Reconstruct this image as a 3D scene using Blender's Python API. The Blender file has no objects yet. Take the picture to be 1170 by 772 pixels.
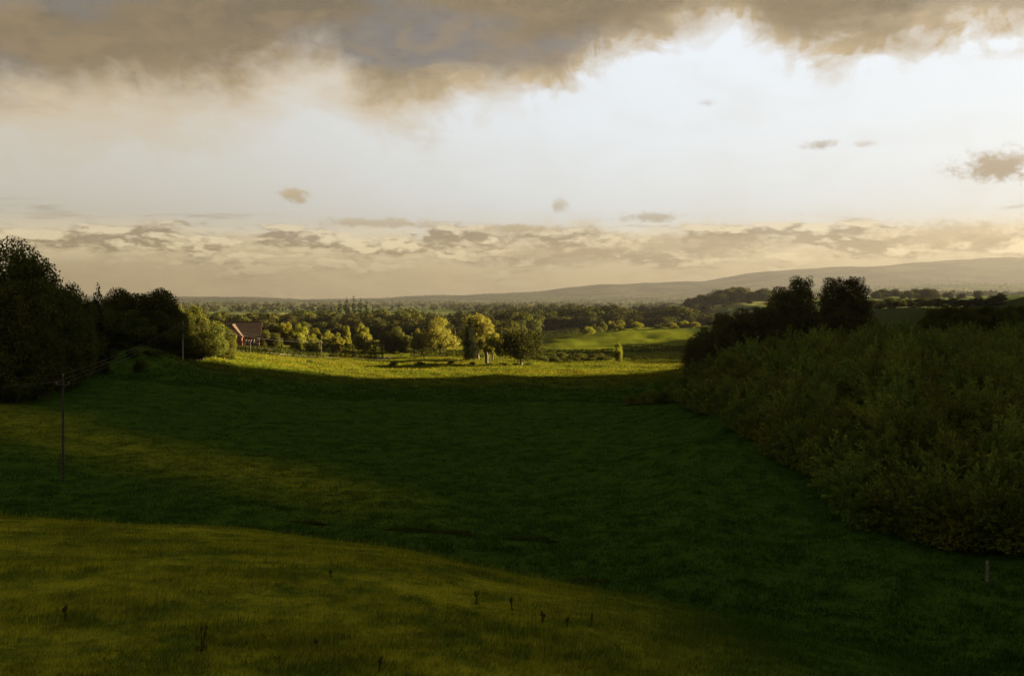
import bpy, math
import numpy as np
from math import radians as R, sin, cos, pi

rng = np.random.default_rng(11)
scene = bpy.context.scene
COL = scene.collection
F = 1148.0            # focal length in photograph pixels
CX, HY = 585.0, 342.0  # principal column, horizon row
EXPO = 3.3
SUN_EL, SUN_AZ = 9.0, 80.0     # degrees; azimuth measured from +Y towards +X


def zpx(py, Y):
    return -(py - HY) / F * Y


def xpx(px, Y):
    return (px - CX) / F * Y


def lin(r, g, b):
    f = lambda c: (c / 255 / 12.92) if c / 255 <= 0.04045 else ((c / 255 + 0.055) / 1.055) ** 2.4
    return (f(r), f(g), f(b))


# ------------------------------------------------------------------ terrain
def pchip(x, y, xi):
    x = np.asarray(x, float); y = np.asarray(y, float)
    h = np.diff(x)
    sh = (-1,) + (1,) * (y.ndim - 1)
    d = np.diff(y, axis=0) / h.reshape(sh)
    m = np.zeros_like(y)
    w1 = (2 * h[1:] + h[:-1]).reshape(sh); w2 = (h[1:] + 2 * h[:-1]).reshape(sh)
    prod = d[1:] * d[:-1]
    with np.errstate(divide='ignore', invalid='ignore'):
        hm = (w1 + w2) / (w1 / d[:-1] + w2 / d[1:])
    m[1:-1] = np.where(prod > 0, hm, 0)
    m[0] = d[0]; m[-1] = d[-1]
    i = np.clip(np.searchsorted(x, xi) - 1, 0, len(x) - 2)
    t = ((xi - x[i]) / h[i]).reshape((-1,) + (1,) * (y.ndim - 1))
    hh = h[i].reshape(t.shape)
    t = np.clip(t, 0, 1)
    return ((2*t**3 - 3*t**2 + 1) * y[i] + (t**3 - 2*t**2 + t) * hh * m[i]
            + (-2*t**3 + 3*t**2) * y[i+1] + (t**3 - t**2) * hh * m[i+1])


def near(tb, H=4.2):
    """ground from the camera out to the brow of the near slope (angle tb below the horizon)"""
    a = tb * tb / 4 / H
    Yb = 2 * H / tb
    return [(0.3, -1.7), (3, -2.75), (7, -4.0)] + [(Yb * k, -H - a * (Yb * k) ** 2) for k in (.36, .6, .8, 1.0)]


def col_px(px, brow, pts):
    """profile of one picture column -> list of (r, z)"""
    s = (px - CX) / F
    k = math.hypot(1, s)
    tb = (brow - HY) / F
    out = [(Y * k, z) for Y, z in near(tb)]
    for Y, v in pts:
        out.append((Y * k, v))
    return math.degrees(math.atan(s)), out


def T(py, Y):
    return (Y, zpx(py, Y))


FAR = lambda a, b, c, d: [(1600, a), (3200, b), (6000, c), (7400, c * .55 + .35 * d), (10000, 2 * d), (11200, 2 * d - 50)]
columns = [
    (-180, [(0.3, -1.7), (30, -1), (200, 6), (800, 20), (2600, 30), (11200, 60)]),
    (-120, [(0.3, -1.7), (30, -1), (200, 8), (800, 20), (2600, 30), (11200, 60)]),
    (-70, [(0.3, -1.7), (20, -5), (40, -8), (80, -12), (150, -4), (300, 12), (800, 20), (2600, 20), (11200, 60)]),
    col_px(-220, 590, [(55, -12.6), (75, -15.5), (100, -13), (130, -9), (170, -3), (240, 6), (400, 12), (700, 4), (1100, -15)] + FAR(-22, -22, -16, 6)),
    col_px(0, 597, [(52, -13.1), (63, -15.6), T(594, 75), T(541, 95), T(497, 121), T(452, 152), T(421, 182), (215, -8), (270, -2), (350, 1), (500, -4), (800, -16)] + FAR(-22, -22, -16, 6)),
    col_px(150, 603, [(52, -13.4), (63, -16.0), T(600, 74), T(540, 99), T(491, 130), T(444, 168), T(424, 191), T(411, 199), T(396, 209), (245, -8.4), (330, -8), (420, -10), (600, -18), (900, -21)] + FAR(-22, -22, -16, 8)),
    col_px(225, 607, [(52, -13.6), (62, -16.2), T(604, 73), T(540, 100), T(488, 136), T(446, 175), T(425, 207), T(413, 225), T(405, 240), (290, -14.6), (340, -14.5), (420, -15), (600, -19), (900, -21)] + FAR(-22, -22, -16, 10)),
    col_px(300, 612, [(50, -13.4), (60, -16.0), T(609, 72), T(540, 100), T(488, 140), T(452, 182), T(428, 222), T(414, 262), T(407, 300), (345, -17.2), (420, -17.5), (600, -20), (900, -22)] + FAR(-22, -22, -16, 11)),
    col_px(450, 625, [(48, -13.4), (57, -15.8), T(624, 66), T(545, 100), T(487, 150), T(452, 200), T(430, 250), T(418, 300), T(409, 350), (420, -21.0), (600, -22), (900, -23)] + FAR(-22, -23, -16, 13)),
    col_px(585, 653, [(45, -13.7), (54, -15.9), T(649, 63), T(552, 100), T(490, 150), T(455, 200), T(434, 242), T(417, 306), T(410, 350), (420, -21.8), (600, -23), (900, -23)] + FAR(-22, -23, -14, 28)),
    col_px(640, 662, [(44, -13.8), (53, -16), T(659, 61), T(550, 100), T(488, 150), T(454, 200), T(434, 243), T(418, 303), T(410.5, 350), T(404, 412), (465, -20.3), (520, -20.0), (570, -20.5), (650, -22.5), (900, -23)] + FAR(-22, -23, -12, 46)),
    col_px(700, 672, [(42, -13.7), (51, -16), T(669, 59), T(548, 100), T(487, 150), T(453, 200), T(433, 245), T(419, 300), T(411, 350), T(404.5, 408), T(391, 465), T(379, 525), (565, -16.6), (610, -19), (680, -22.5), (950, -22)] + FAR(-20, -22, -8, 66)),
    col_px(800, 692, [(40, -13.8), (48, -16.2), T(690, 56), T(532, 100), T(471, 150), (190, -15.6), (240, -17.6), (300, -19.6), (400, -21.9), T(391, 455), T(377, 520), (560, -15.6), (620, -19), (760, -20), (1000, -10)] + FAR(-12, -22, 10, 98)),
    col_px(850, 705, [(38, -13.6), (46, -16.3), (54, -17.0), (90, -17.0), (122, -16.0), (150, -14), (190, -12.0), (240, -14), (320, -17.5), (420, -19), (520, -15), (600, -14), (760, -14), T(346, 950)] + FAR(-8, -20, 40, 130)),
    col_px(900, 720, [(38, -14.1), (52, -17.2), (75, -17.2), (102, -16.6), (120, -14.8), (150, -12.5), (180, -11.6), (220, -11.6), (255, -14), (300, -17), (350, -17.5), (420, -16), (560, -10), (800, -7), T(344, 1000)] + FAR(-4, -20, 55, 150)),
    col_px(1000, 750, [(36, -14.4), (48, -17.0), (73, -17.3), (90, -15), (120, -12), (150, -10.6), (180, -10.2), (220, -10.0), (300, -11.0), (380, -8.2), (470, -4.6), (600, -6), (900, 1.5)] + FAR(2, -15, 70, 170)),
    col_px(1100, 785, [(34, -14.4), (46, -17.1), (63, -17.3), (77, -15.4), (95, -13.3), (120, -12.0), (150, -11.1), (200, -10.9), (240, -9.6), (300, -9), (460, -4), (600, -4), (900, 0)] + FAR(4, 0, 90, 188)),
    col_px(1170, 800, [(32, -14.2), (44, -17.2), (59, -17.0), (74, -14.8), (95, -13.0), (120, -12.0), (150, -11.5), (200, -11.3), (240, -9.6), (300, -8), (460, -3), (900, 3)] + FAR(4, 5, 90, 195)),
    (37, [(0.3, -1.7), (8, -4), (20, -8.5), (36, -14.5), (50, -15.5), (70, -12.8), (100, -10.5), (150, -9), (220, -7), (400, 0), (1000, 8), (2600, 20), (11200, 380)]),
    (50, [(0.3, -1.7), (8, -3.8), (20, -7.5), (36, -11), (60, -9), (100, -4), (160, 0), (260, 4), (600, 8), (2600, 20), (11200, 380)]),
    (90, [(0.3, -1.7), (8, -3), (20, -4), (60, -3), (160, 2), (600, 10), (2600, 20), (11200, 200)]),
    (180, [(0.3, -1.7), (30, -1), (200, 6), (800, 20), (2600, 30), (11200, 60)]),
]
columns.sort(key=lambda c: c[0])
RN = 460
LR = np.linspace(math.log(0.4), math.log(11200), RN)
TH = np.concatenate([np.linspace(-180, -40, 57)[:-1], np.linspace(-40, 45, 400)[:-1], np.linspace(45, 180, 60)])
_prof = np.array([pchip([math.log(r) for r, z in c[1]], [z for r, z in c[1]], LR) for c in columns])
ZG = pchip([c[0] for c in columns], _prof, TH)                   # (nTH, RN)
# smooth across bearings a little
for _ in range(3):
    ZG[1:-1] = (ZG[:-2] + 2 * ZG[1:-1] + ZG[2:]) / 4


def smooth(a, b, x):
    t = np.clip((x - a) / (b - a), 0, 1)
    return t * t * (3 - 2 * t)


_ph = rng.uniform(0, 2 * pi, (40, 2)); _dir = rng.uniform(0, 2 * pi, 40); _wl = np.exp(rng.uniform(math.log(5), math.log(40), 40))


def extra(x, y):
    r = np.hypot(x, y)
    n = np.zeros_like(r)
    for k in range(40):
        n += np.sin((x * cos(_dir[k]) + y * sin(_dir[k])) * 2 * pi / _wl[k] + _ph[k, 0]) * (_wl[k] / 40) * .11
    n *= smooth(5, 60, r) * (1 + 2.5 * smooth(300, 1200, r))
    # unseen high ridge, added and shaped to shade the near slopes and valley
    ridge = 97 * np.exp(-((x - 312) / 80.0) ** 2) * (1 - smooth(274, 316, y)) * smooth(-380, -120, y)
    # far ridge roughness
    far = smooth(6000, 9500, r) * (np.sin(x / 710 + 1) * 15 + np.sin(x / 290 + y / 900) * 8 + np.sin(x / 127 + 2) * 4 + np.sin(x / 61) * 2)
    far = far + 24 * np.exp(-((x - 284) / 31.0) ** 2 - ((y - 440) / 56.0) ** 2) + 14 * np.exp(-((x - 292) / 34.0) ** 2 - ((y - 364) / 26.0) ** 2)  # plus two unseen knolls added to shade the sloping green field
    return n + ridge + far


_xx = np.sin(np.radians(TH))[:, None] * np.exp(LR)[None]
_yy = np.cos(np.radians(TH))[:, None] * np.exp(LR)[None]
ZG = ZG + extra(_xx, _yy)


def ground(x, y):
    x = np.asarray(x, float); y = np.asarray(y, float)
    th = np.degrees(np.arctan2(x, y)); lr = np.log(np.maximum(np.hypot(x, y), .41))
    i = np.clip(np.searchsorted(TH, th) - 1, 0, len(TH) - 2)
    u = (th - TH[i]) / (TH[i + 1] - TH[i])
    f = (lr - LR[0]) / (LR[1] - LR[0]); j = np.clip(f.astype(int), 0, RN - 2); v = np.clip(f - j, 0, 1)
    return (ZG[i, j] * (1-u) * (1-v) + ZG[i+1, j] * u * (1-v) + ZG[i, j+1] * (1-u) * v + ZG[i+1, j+1] * u * v)


def gz(x, y):
    return float(ground(np.array([x]), np.array([y]))[0])


# ------------------------------------------------------------------ mesh helpers
def mesh_np(name, V, faces, mats, midx=None, smooth_sh=False):
    """faces: list of (n,k) int arrays"""
    me = bpy.data.meshes.new(name)
    V = np.asarray(V, np.float32)
    me.vertices.add(len(V)); me.vertices.foreach_set('co', V.ravel())
    loops = np.concatenate([f.ravel() for f in faces]).astype(np.int32)
    tot = np.concatenate([np.full(len(f), f.shape[1], np.int32) for f in faces])
    st = np.concatenate([[0], np.cumsum(tot)[:-1]]).astype(np.int32)
    me.loops.add(len(loops)); me.loops.foreach_set('vertex_index', loops)
    me.polygons.add(len(tot)); me.polygons.foreach_set('loop_start', st); me.polygons.foreach_set('loop_total', tot)
    if midx is not None:
        me.polygons.foreach_set('material_index', np.asarray(midx, np.int32))
    for m in mats:
        me.materials.append(m)
    me.polygons.foreach_set('use_smooth', np.full(len(tot), smooth_sh))
    me.update(calc_edges=True)
    return me


def link(name, me, parent=None, loc=None):
    o = bpy.data.objects.new(name, me)
    COL.objects.link(o)
    if parent is not None:
        o.parent = parent
    if loc is not None:
        o.location = loc
    return o


def tag(o, label=None, cat=None, group=None, kind=None):
    for k, v in (('label', label), ('category', cat), ('group', group), ('kind', kind)):
        if v:
            o[k] = v
    return o


class MB:
    """collects quads / tris / tubes / boxes into one mesh"""
    def __init__(s):
        s.v = []; s.f = {}; s.n = 0; s.m = []

    def add(s, V, Fc, mi=0):
        V = np.asarray(V, float); Fc = np.asarray(Fc, int)
        s.v.append(V); s.f.setdefault(mi, []).append(Fc + s.n); s.n += len(V)

    def tube(s, P, rad, sides=6, mi=0, cap=True):
        P = np.asarray(P, float); n = len(P)
        tang = np.gradient(P, axis=0) if n > 2 else np.repeat((P[1] - P[0])[None], n, 0)
        tang /= np.linalg.norm(tang, axis=1)[:, None] + 1e-9
        ref = np.array([1.0, 0.13, 0.07]) if abs(tang[0][2]) > .7 else np.array([0.05, 0.1, 1.0])
        a = np.cross(tang, ref); a /= np.linalg.norm(a, axis=1)[:, None]
        b = np.cross(tang, a)
        ang = np.arange(sides) * 2 * pi / sides
        rad = np.broadcast_to(np.asarray(rad, float), (n,))
        V = P[:, None] + rad[:, None, None] * (np.cos(ang)[None, :, None] * a[:, None] + np.sin(ang)[None, :, None] * b[:, None])
        V = V.reshape(-1, 3)
        q = []
        for i in range(n - 1):
            for k in range(sides):
                q.append((i*sides + k, i*sides + (k+1) % sides, (i+1)*sides + (k+1) % sides, (i+1)*sides + k))
        s.add(V, q, mi)
        if cap:
            c = np.vstack([P[-1], V[-sides:]])
            s.add(c, [(0, k + 1, (k + 1) % sides + 1) for k in range(sides)], mi)

    def box(s, c, size, rot=0, mi=0, taper=1.0):
        x, y, z = [k / 2 for k in size]
        V = np.array([[-x, -y, -z], [x, -y, -z], [x, y, -z], [-x, y, -z], [-x*taper, -y*taper, z], [x*taper, -y*taper, z], [x*taper, y*taper, z], [-x*taper, y*taper, z]])
        cr, sr = cos(rot), sin(rot)
        V = V @ np.array([[cr, sr, 0], [-sr, cr, 0], [0, 0, 1]]) + np.array(c)
        s.add(V, [(3, 2, 1, 0), (4, 5, 6, 7), (0, 1, 5, 4), (1, 2, 6, 5), (2, 3, 7, 6), (3, 0, 4, 7)], mi)

    def mesh(s, name, mats, smooth_sh=False):
        V = np.vstack(s.v); faces = []; mi = []
        for m, fl in s.f.items():
            for w in (3, 4):
                g = [f for f in fl if f.shape[1] == w]
                if g:
                    g = np.vstack(g); faces.append(g); mi.append(np.full(len(g), m))
        return mesh_np(name, V, faces, mats, np.concatenate(mi), smooth_sh)


# ------------------------------------------------------------------ materials
class NT:
    """tiny node DSL"""
    def __init__(s, tree):
        s.t = tree; s.t.nodes.clear()

    def n(s, typ, **kw):
        nd = s.t.nodes.new(typ)
        for k, v in kw.items():
            setattr(nd, k, v)
        return nd

    def l(s, a, b):
        s.t.links.new(a, b)

    def put(s, sock, v):
        if isinstance(v, (int, float)):
            sock.default_value = v
        elif isinstance(v, (tuple, list)):
            sock.default_value = (*v, 1.0) if len(v) == 3 and sock.type == 'RGBA' else v
        else:
            s.l(v, sock)

    def math(s, op, a, b=0.0, c=None, clamp=False):
        nd = s.n('ShaderNodeMath', operation=op, use_clamp=clamp)
        s.put(nd.inputs[0], a); s.put(nd.inputs[1], b)
        if c is not None:
            s.put(nd.inputs[2], c)
        return nd.outputs[0]

    def sstep(s, x, a, b, lo=0.0, hi=1.0):
        nd = s.n('ShaderNodeMapRange', interpolation_type='SMOOTHSTEP')
        s.put(nd.inputs[0], x); s.put(nd.inputs[1], a); s.put(nd.inputs[2], b); s.put(nd.inputs[3], lo); s.put(nd.inputs[4], hi)
        return nd.outputs[0]

    def mix(s, f, a, b, blend='MIX'):
        nd = s.n('ShaderNodeMix', data_type='RGBA', blend_type=blend)
        s.put(nd.inputs[0], f); s.put(nd.inputs[6], a); s.put(nd.inputs[7], b)
        return nd.outputs[2]

    def noise(s, vec, scale, detail=4, rough=.55, dist=0.0, dim='3D'):
        nd = s.n('ShaderNodeTexNoise', noise_dimensions=dim)
        if vec is not None:
            s.l(vec, nd.inputs['Vector'])
        s.put(nd.inputs['Scale'], scale); s.put(nd.inputs['Detail'], detail); s.put(nd.inputs['Roughness'], rough); s.put(nd.inputs['Distortion'], dist)
        return nd.outputs['Fac']

    def comb(s, x, y, z):
        nd = s.n('ShaderNodeCombineXYZ')
        s.put(nd.inputs[0], x); s.put(nd.inputs[1], y); s.put(nd.inputs[2], z)
        return nd.outputs[0]


def new_mat(name):
    m = bpy.data.materials.new(name); m.use_nodes = True
    t = NT(m.node_tree)
    out = t.n('ShaderNodeOutputMaterial')
    return m, t, out


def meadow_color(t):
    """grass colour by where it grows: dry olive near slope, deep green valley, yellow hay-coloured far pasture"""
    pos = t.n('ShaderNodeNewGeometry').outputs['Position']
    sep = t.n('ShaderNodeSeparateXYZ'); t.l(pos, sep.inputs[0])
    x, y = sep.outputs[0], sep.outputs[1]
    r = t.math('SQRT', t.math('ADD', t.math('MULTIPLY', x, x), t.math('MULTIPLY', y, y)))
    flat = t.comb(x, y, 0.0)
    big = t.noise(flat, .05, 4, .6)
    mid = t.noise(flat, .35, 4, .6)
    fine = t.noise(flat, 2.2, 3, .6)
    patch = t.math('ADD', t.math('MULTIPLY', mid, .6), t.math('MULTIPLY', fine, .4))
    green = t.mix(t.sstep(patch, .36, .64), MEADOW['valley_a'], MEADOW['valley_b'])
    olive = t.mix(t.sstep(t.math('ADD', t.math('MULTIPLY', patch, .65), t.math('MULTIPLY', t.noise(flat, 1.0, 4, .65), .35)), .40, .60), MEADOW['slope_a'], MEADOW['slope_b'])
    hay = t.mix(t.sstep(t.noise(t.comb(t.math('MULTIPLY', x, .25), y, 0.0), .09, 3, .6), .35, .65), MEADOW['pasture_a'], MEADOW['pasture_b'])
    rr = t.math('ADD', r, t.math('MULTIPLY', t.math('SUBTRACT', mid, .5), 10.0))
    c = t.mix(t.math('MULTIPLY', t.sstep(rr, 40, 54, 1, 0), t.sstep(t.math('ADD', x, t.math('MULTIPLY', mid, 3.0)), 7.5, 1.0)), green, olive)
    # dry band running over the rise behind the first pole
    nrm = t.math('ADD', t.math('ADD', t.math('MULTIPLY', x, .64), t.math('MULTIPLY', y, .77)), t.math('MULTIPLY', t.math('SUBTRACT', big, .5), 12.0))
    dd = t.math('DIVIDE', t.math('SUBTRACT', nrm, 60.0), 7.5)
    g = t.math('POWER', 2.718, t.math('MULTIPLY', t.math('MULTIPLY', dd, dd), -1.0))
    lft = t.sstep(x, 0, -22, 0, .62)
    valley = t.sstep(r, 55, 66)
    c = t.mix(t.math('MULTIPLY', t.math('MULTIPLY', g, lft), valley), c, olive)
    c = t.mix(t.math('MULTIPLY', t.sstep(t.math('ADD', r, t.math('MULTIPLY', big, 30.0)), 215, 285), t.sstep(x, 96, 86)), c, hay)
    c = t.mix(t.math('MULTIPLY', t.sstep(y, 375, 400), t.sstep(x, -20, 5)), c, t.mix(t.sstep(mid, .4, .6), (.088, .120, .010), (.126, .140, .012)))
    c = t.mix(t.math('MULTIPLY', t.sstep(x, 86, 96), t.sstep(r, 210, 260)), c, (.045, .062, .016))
    # fields and woods of the plain, cut by hedges
    vor = t.n('ShaderNodeTexVoronoi', feature='F1'); t.l(t.comb(t.math('MULTIPLY', x, .6), y, 0.0), vor.inputs['Vector']); vor.inputs['Scale'].default_value = .0042
    cr = t.n('ShaderNodeValToRGB'); sp = t.n('ShaderNodeSeparateColor'); t.l(vor.outputs['Color'], sp.inputs[0]); t.l(sp.outputs[0], cr.inputs[0])
    e = cr.color_ramp.elements
    e[0].position = 0; e[0].color = (.06, .09, .02, 1); e[1].position = 1; e[1].color = (.17, .17, .06, 1)
    for p, cc in ((.3, (.09, .13, .03)), (.5, (.19, .18, .07)), (.7, (.06, .09, .03)), (.85, (.12, .16, .04))):
        q = e.new(p); q.color = (*cc, 1)
    c = t.mix(t.sstep(r, 560, 640), c, cr.outputs[0])
    wood = t.sstep(t.noise(flat, .003, 5, .6), .47, .56)
    c = t.mix(t.math('MULTIPLY', wood, t.sstep(r, 1500, 2600, 0, .85)), c, (.025, .034, .018))
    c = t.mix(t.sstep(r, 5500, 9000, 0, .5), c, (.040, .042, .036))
    return c, pos, patch


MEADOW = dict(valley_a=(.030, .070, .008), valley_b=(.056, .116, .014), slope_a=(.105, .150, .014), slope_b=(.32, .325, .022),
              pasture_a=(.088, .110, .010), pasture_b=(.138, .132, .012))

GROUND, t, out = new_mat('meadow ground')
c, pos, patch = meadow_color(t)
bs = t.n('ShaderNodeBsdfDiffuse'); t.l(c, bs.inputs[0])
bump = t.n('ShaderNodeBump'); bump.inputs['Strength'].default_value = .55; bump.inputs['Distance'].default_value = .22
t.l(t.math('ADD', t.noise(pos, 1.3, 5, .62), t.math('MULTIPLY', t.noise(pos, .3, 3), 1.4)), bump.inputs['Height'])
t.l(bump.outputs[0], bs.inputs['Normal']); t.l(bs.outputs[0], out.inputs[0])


def leafy(name, a, b, trans=.3, nscale=.45, tint=.25, use_meadow=False, gain=1.0):
    m, t, out = new_mat(name)
    if use_meadow:
        c, pos, _ = meadow_color(t)
        v = t.n('ShaderNodeNewGeometry').outputs['Random Per Island']
        hs = t.n('ShaderNodeHueSaturation'); t.l(c, hs.inputs['Color'])
        t.l(t.math('MULTIPLY', t.math('ADD', t.math('MULTIPLY', v, .8), .62), gain), hs.inputs['Value'])
        c = hs.outputs[0]
    else:
        geo = t.n('ShaderNodeNewGeometry'); oi = t.n('ShaderNodeObjectInfo')
        n = t.noise(geo.outputs['Position'], nscale, 3, .6)
        c = t.mix(t.sstep(n, .32, .68), a, b)
        hs = t.n('ShaderNodeHueSaturation'); t.l(c, hs.inputs['Color'])
        t.l(t.math('ADD', t.math('MULTIPLY', oi.outputs['Random'], tint * .12), .5 - tint * .06), hs.inputs['Hue'])
        v = t.math('ADD', t.math('MULTIPLY', geo.outputs['Random Per Island'], .5), .75)
        v = t.math('MULTIPLY', v, t.math('ADD', t.math('MULTIPLY', oi.outputs['Random'], tint * 1.6), 1 - tint * .8))
        t.l(v, hs.inputs['Value']); c = hs.outputs[0]
    d = t.n('ShaderNodeBsdfDiffuse'); tr = t.n('ShaderNodeBsdfTranslucent'); mx = t.n('ShaderNodeMixShader')
    t.l(c, d.inputs[0]); t.l(c, tr.inputs[0]); mx.inputs[0].default_value = trans
    t.l(d.outputs[0], mx.inputs[1]); t.l(tr.outputs[0], mx.inputs[2]); t.l(mx.outputs[0], out.inputs[0])
    return m


def plain(name, a, b=None, scale=6, rough=.85):
    m, t, out = new_mat(name)
    bs = t.n('ShaderNodeBsdfPrincipled'); bs.inputs['Roughness'].default_value = rough
    tc = t.n('ShaderNodeTexCoord')
    t.put(bs.inputs['Base Color'], t.mix(t.sstep(t.noise(tc.outputs['Object'], scale, 4), .35, .65), a, b or tuple(k * .6 for k in a)))
    t.l(bs.outputs[0], out.inputs[0])
    return m


LEAF_DARK = leafy('dark broadleaf foliage', (.052, .064, .013), (.105, .112, .022), .25)
LEAF_MID = leafy('green broadleaf foliage', (.046, .054, .009), (.090, .090, .016), .3)
LEAF_WOOD = leafy('woodland foliage', (.026, .030, .007), (.055, .056, .012), .12)
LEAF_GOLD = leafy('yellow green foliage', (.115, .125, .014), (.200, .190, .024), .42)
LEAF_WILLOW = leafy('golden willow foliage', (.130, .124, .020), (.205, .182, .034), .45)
LEAF_PINE = leafy('brown green needles', (.078, .074, .030), (.130, .122, .045), .15)
LEAF_SPRUCE = leafy('black green needles', (.014, .019, .008), (.026, .031, .011), .12)
LEAF_SHRUB = leafy('willow scrub foliage', (.100, .145, .022), (.215, .245, .040), .38, nscale=.25, tint=.4)
LEAF_HEDGE = leafy('clipped hedge foliage', (.030, .042, .008), (.075, .080, .016), .2, nscale=.8)
LEAF_WEED = leafy('dry weed', (.055, .045, .02), (.10, .08, .03), .25, nscale=3)
LEAF_RUSH = leafy('dark rushes', (.048, .066, .011), (.085, .080, .016), .2, nscale=2)
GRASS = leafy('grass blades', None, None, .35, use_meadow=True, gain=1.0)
BARK = plain('bark', (.060, .045, .032), (.028, .021, .015), 2)
BARK_PALE = plain('pale bark', (.085, .06, .036), (.045, .032, .02), 2)
POLEW = plain('weathered pole timber', (.085, .066, .048), (.045, .034, .026), 3)
STEEL = plain('galvanised steel', (.35, .35, .34), (.25, .25, .25), 9, .5)
CERAM = plain('insulator porcelain', (.30, .22, .17), None, 9, .35)
WIREM = plain('aluminium conductor', (.10, .09, .08), None, 3, .5)
POSTW = plain('pale fence timber', (.26, .24, .20), (.15, .13, .11), 8)

# ------------------------------------------------------------------ ground sheet
nt = len(TH)
V = np.stack([_xx, _yy, ZG], -1).reshape(-1, 3)
ii, jj = np.meshgrid(np.arange(nt - 1), np.arange(RN - 1), indexing='ij')
q = np.stack([ii * RN + jj, (ii+1) * RN + jj, (ii+1) * RN + jj + 1, ii * RN + jj + 1], -1).reshape(-1, 4)
cen = len(V)
V = np.vstack([V, [[0, 0, -1.7]]])
tri = np.stack([np.full(nt - 1, cen), np.arange(nt - 1) * RN + RN, np.arange(nt - 1) * RN], -1)[:, ::-1]
g = link('ground', mesh_np('ground', V, [q[:, ::-1], tri], [GROUND], smooth_sh=True))
tag(g, kind='structure')

# ------------------------------------------------------------------ foliage generators
def leaves(P, N, L, W, r=rng, jitter=.8):
    """rhombic leaf cards at P with normals about N"""
    n = len(P)
    N = N + r.normal(0, jitter, (n, 3)); N /= np.linalg.norm(N, axis=1)[:, None] + 1e-9
    a = np.cross(N, r.normal(0, 1, (n, 3))); a /= np.linalg.norm(a, axis=1)[:, None] + 1e-9
    b = np.cross(N, a)
    l = (L * r.uniform(.6, 1.3, n))[:, None]; w = (W * r.uniform(.6, 1.3, n))[:, None]
    v = np.stack([P - a * l / 2, P + b * w / 2 + a * l * .05, P + a * l / 2, P - b * w / 2 + a * l * .05], 1).reshape(-1, 3)
    return v, np.arange(4 * n).reshape(-1, 4)


def clump_points(C, RAD, n, r=rng, inner=.45):
    """n points spread over the shells of ellipsoidal clumps"""
    w = (RAD[:, 0] * RAD[:, 1]) + RAD[:, 2] ** 2
    k = r.choice(len(C), n, p=w / w.sum())
    d = r.normal(0, 1, (n, 3)); d /= np.linalg.norm(d, axis=1)[:, None]
    f = inner + (1 - inner) * r.uniform(0, 1, n) ** .5
    f *= r.uniform(.85, 1.2, n)
    return C[k] + d * RAD[k] * f[:, None], d


def round_tree(seed, H=12.0, W=10.0, base=.14, n=9000, leaf=.34, mat=LEAF_DARK, bark=BARK, ncl=46, top=.62, spread=1.0, droop=0.0):
    r = np.random.default_rng(seed)
    z0 = H * base
    cz = z0 + (H - z0) * (1 - top) * .9; rz_up = H - cz; rz_dn = cz - z0
    d = r.normal(0, 1, (ncl, 3)); d /= np.linalg.norm(d, axis=1)[:, None]
    f = r.uniform(.25, .80, ncl) ** .7
    C = d * f[:, None]
    C[:, 0] *= W / 2 * r.uniform(.82, 1.06); C[:, 1] *= W / 2
    C[:, 2] = np.where(C[:, 2] > 0, C[:, 2] * rz_up, C[:, 2] * rz_dn) + cz
    rad = W * r.uniform(.12, .21, ncl)
    RAD = np.stack([rad, rad, rad * r.uniform(.65, .95, ncl)], 1)
    C[:, 2] = np.minimum(C[:, 2], H - RAD[:, 2] * .8)
    P, N = clump_points(C, RAD, n, r)
    keep = P[:, 2] > z0 * .55
    P, N = P[keep], N[keep]
    v, fc = leaves(P, N + np.array([0, 0, .25]), leaf, leaf * .72, r)
    mb = MB(); mb.add(v, fc)
    if droop:
        # hanging strands under the outer clumps
        for k in range(int(110)):
            j = r.integers(ncl); p = C[j] + r.normal(0, 1, 3) * RAD[j] * .8
            ln = min(droop * H * r.uniform(.5, 1.2), p[2] - .3)
            if ln < .6: continue
            m = int(ln / .16)
            s = np.linspace(0, ln, m)
            pp = p + np.stack([np.sin(s * .7 + k) * .12, np.cos(s * .6 + k) * .12, -s], 1) + r.normal(0, .08, (m, 3))
            vv, ff = leaves(pp, np.tile([p[0], p[1], 0.0], (m, 1)) / W, leaf * .9, leaf * .5, r, .5)
            mb.add(vv, ff)
    crown = mb.mesh('crown', [mat])
    tb = MB()
    tr = H * .024
    top_z = z0 + (H - z0) * .55
    pz = np.linspace(-.5, top_z, 7)
    path = np.stack([np.cumsum(r.normal(0, .08, 7)) * H / 12, np.cumsum(r.normal(0, .08, 7)) * H / 12, pz], 1)
    tb.tube(path, np.linspace(tr * 1.25, tr * .35, 7) * np.array([1.35, 1, 1, 1, 1, 1, 1]), 8)
    for k in r.choice(ncl, min(16, ncl), replace=False):
        s = path[r.integers(2, 6)]
        e = C[k]; m = (s + e) / 2 + np.array([0, 0, .08 * H * r.uniform(-.3, 1)])
        tb.tube([s, m, e], [tr * .42, tr * .28, tr * .08], 5)
    trunk = tb.mesh('trunk', [bark], True)
    return dict(parts=[('crown', crown), ('trunk', trunk)], H=H, W=W)


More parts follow.
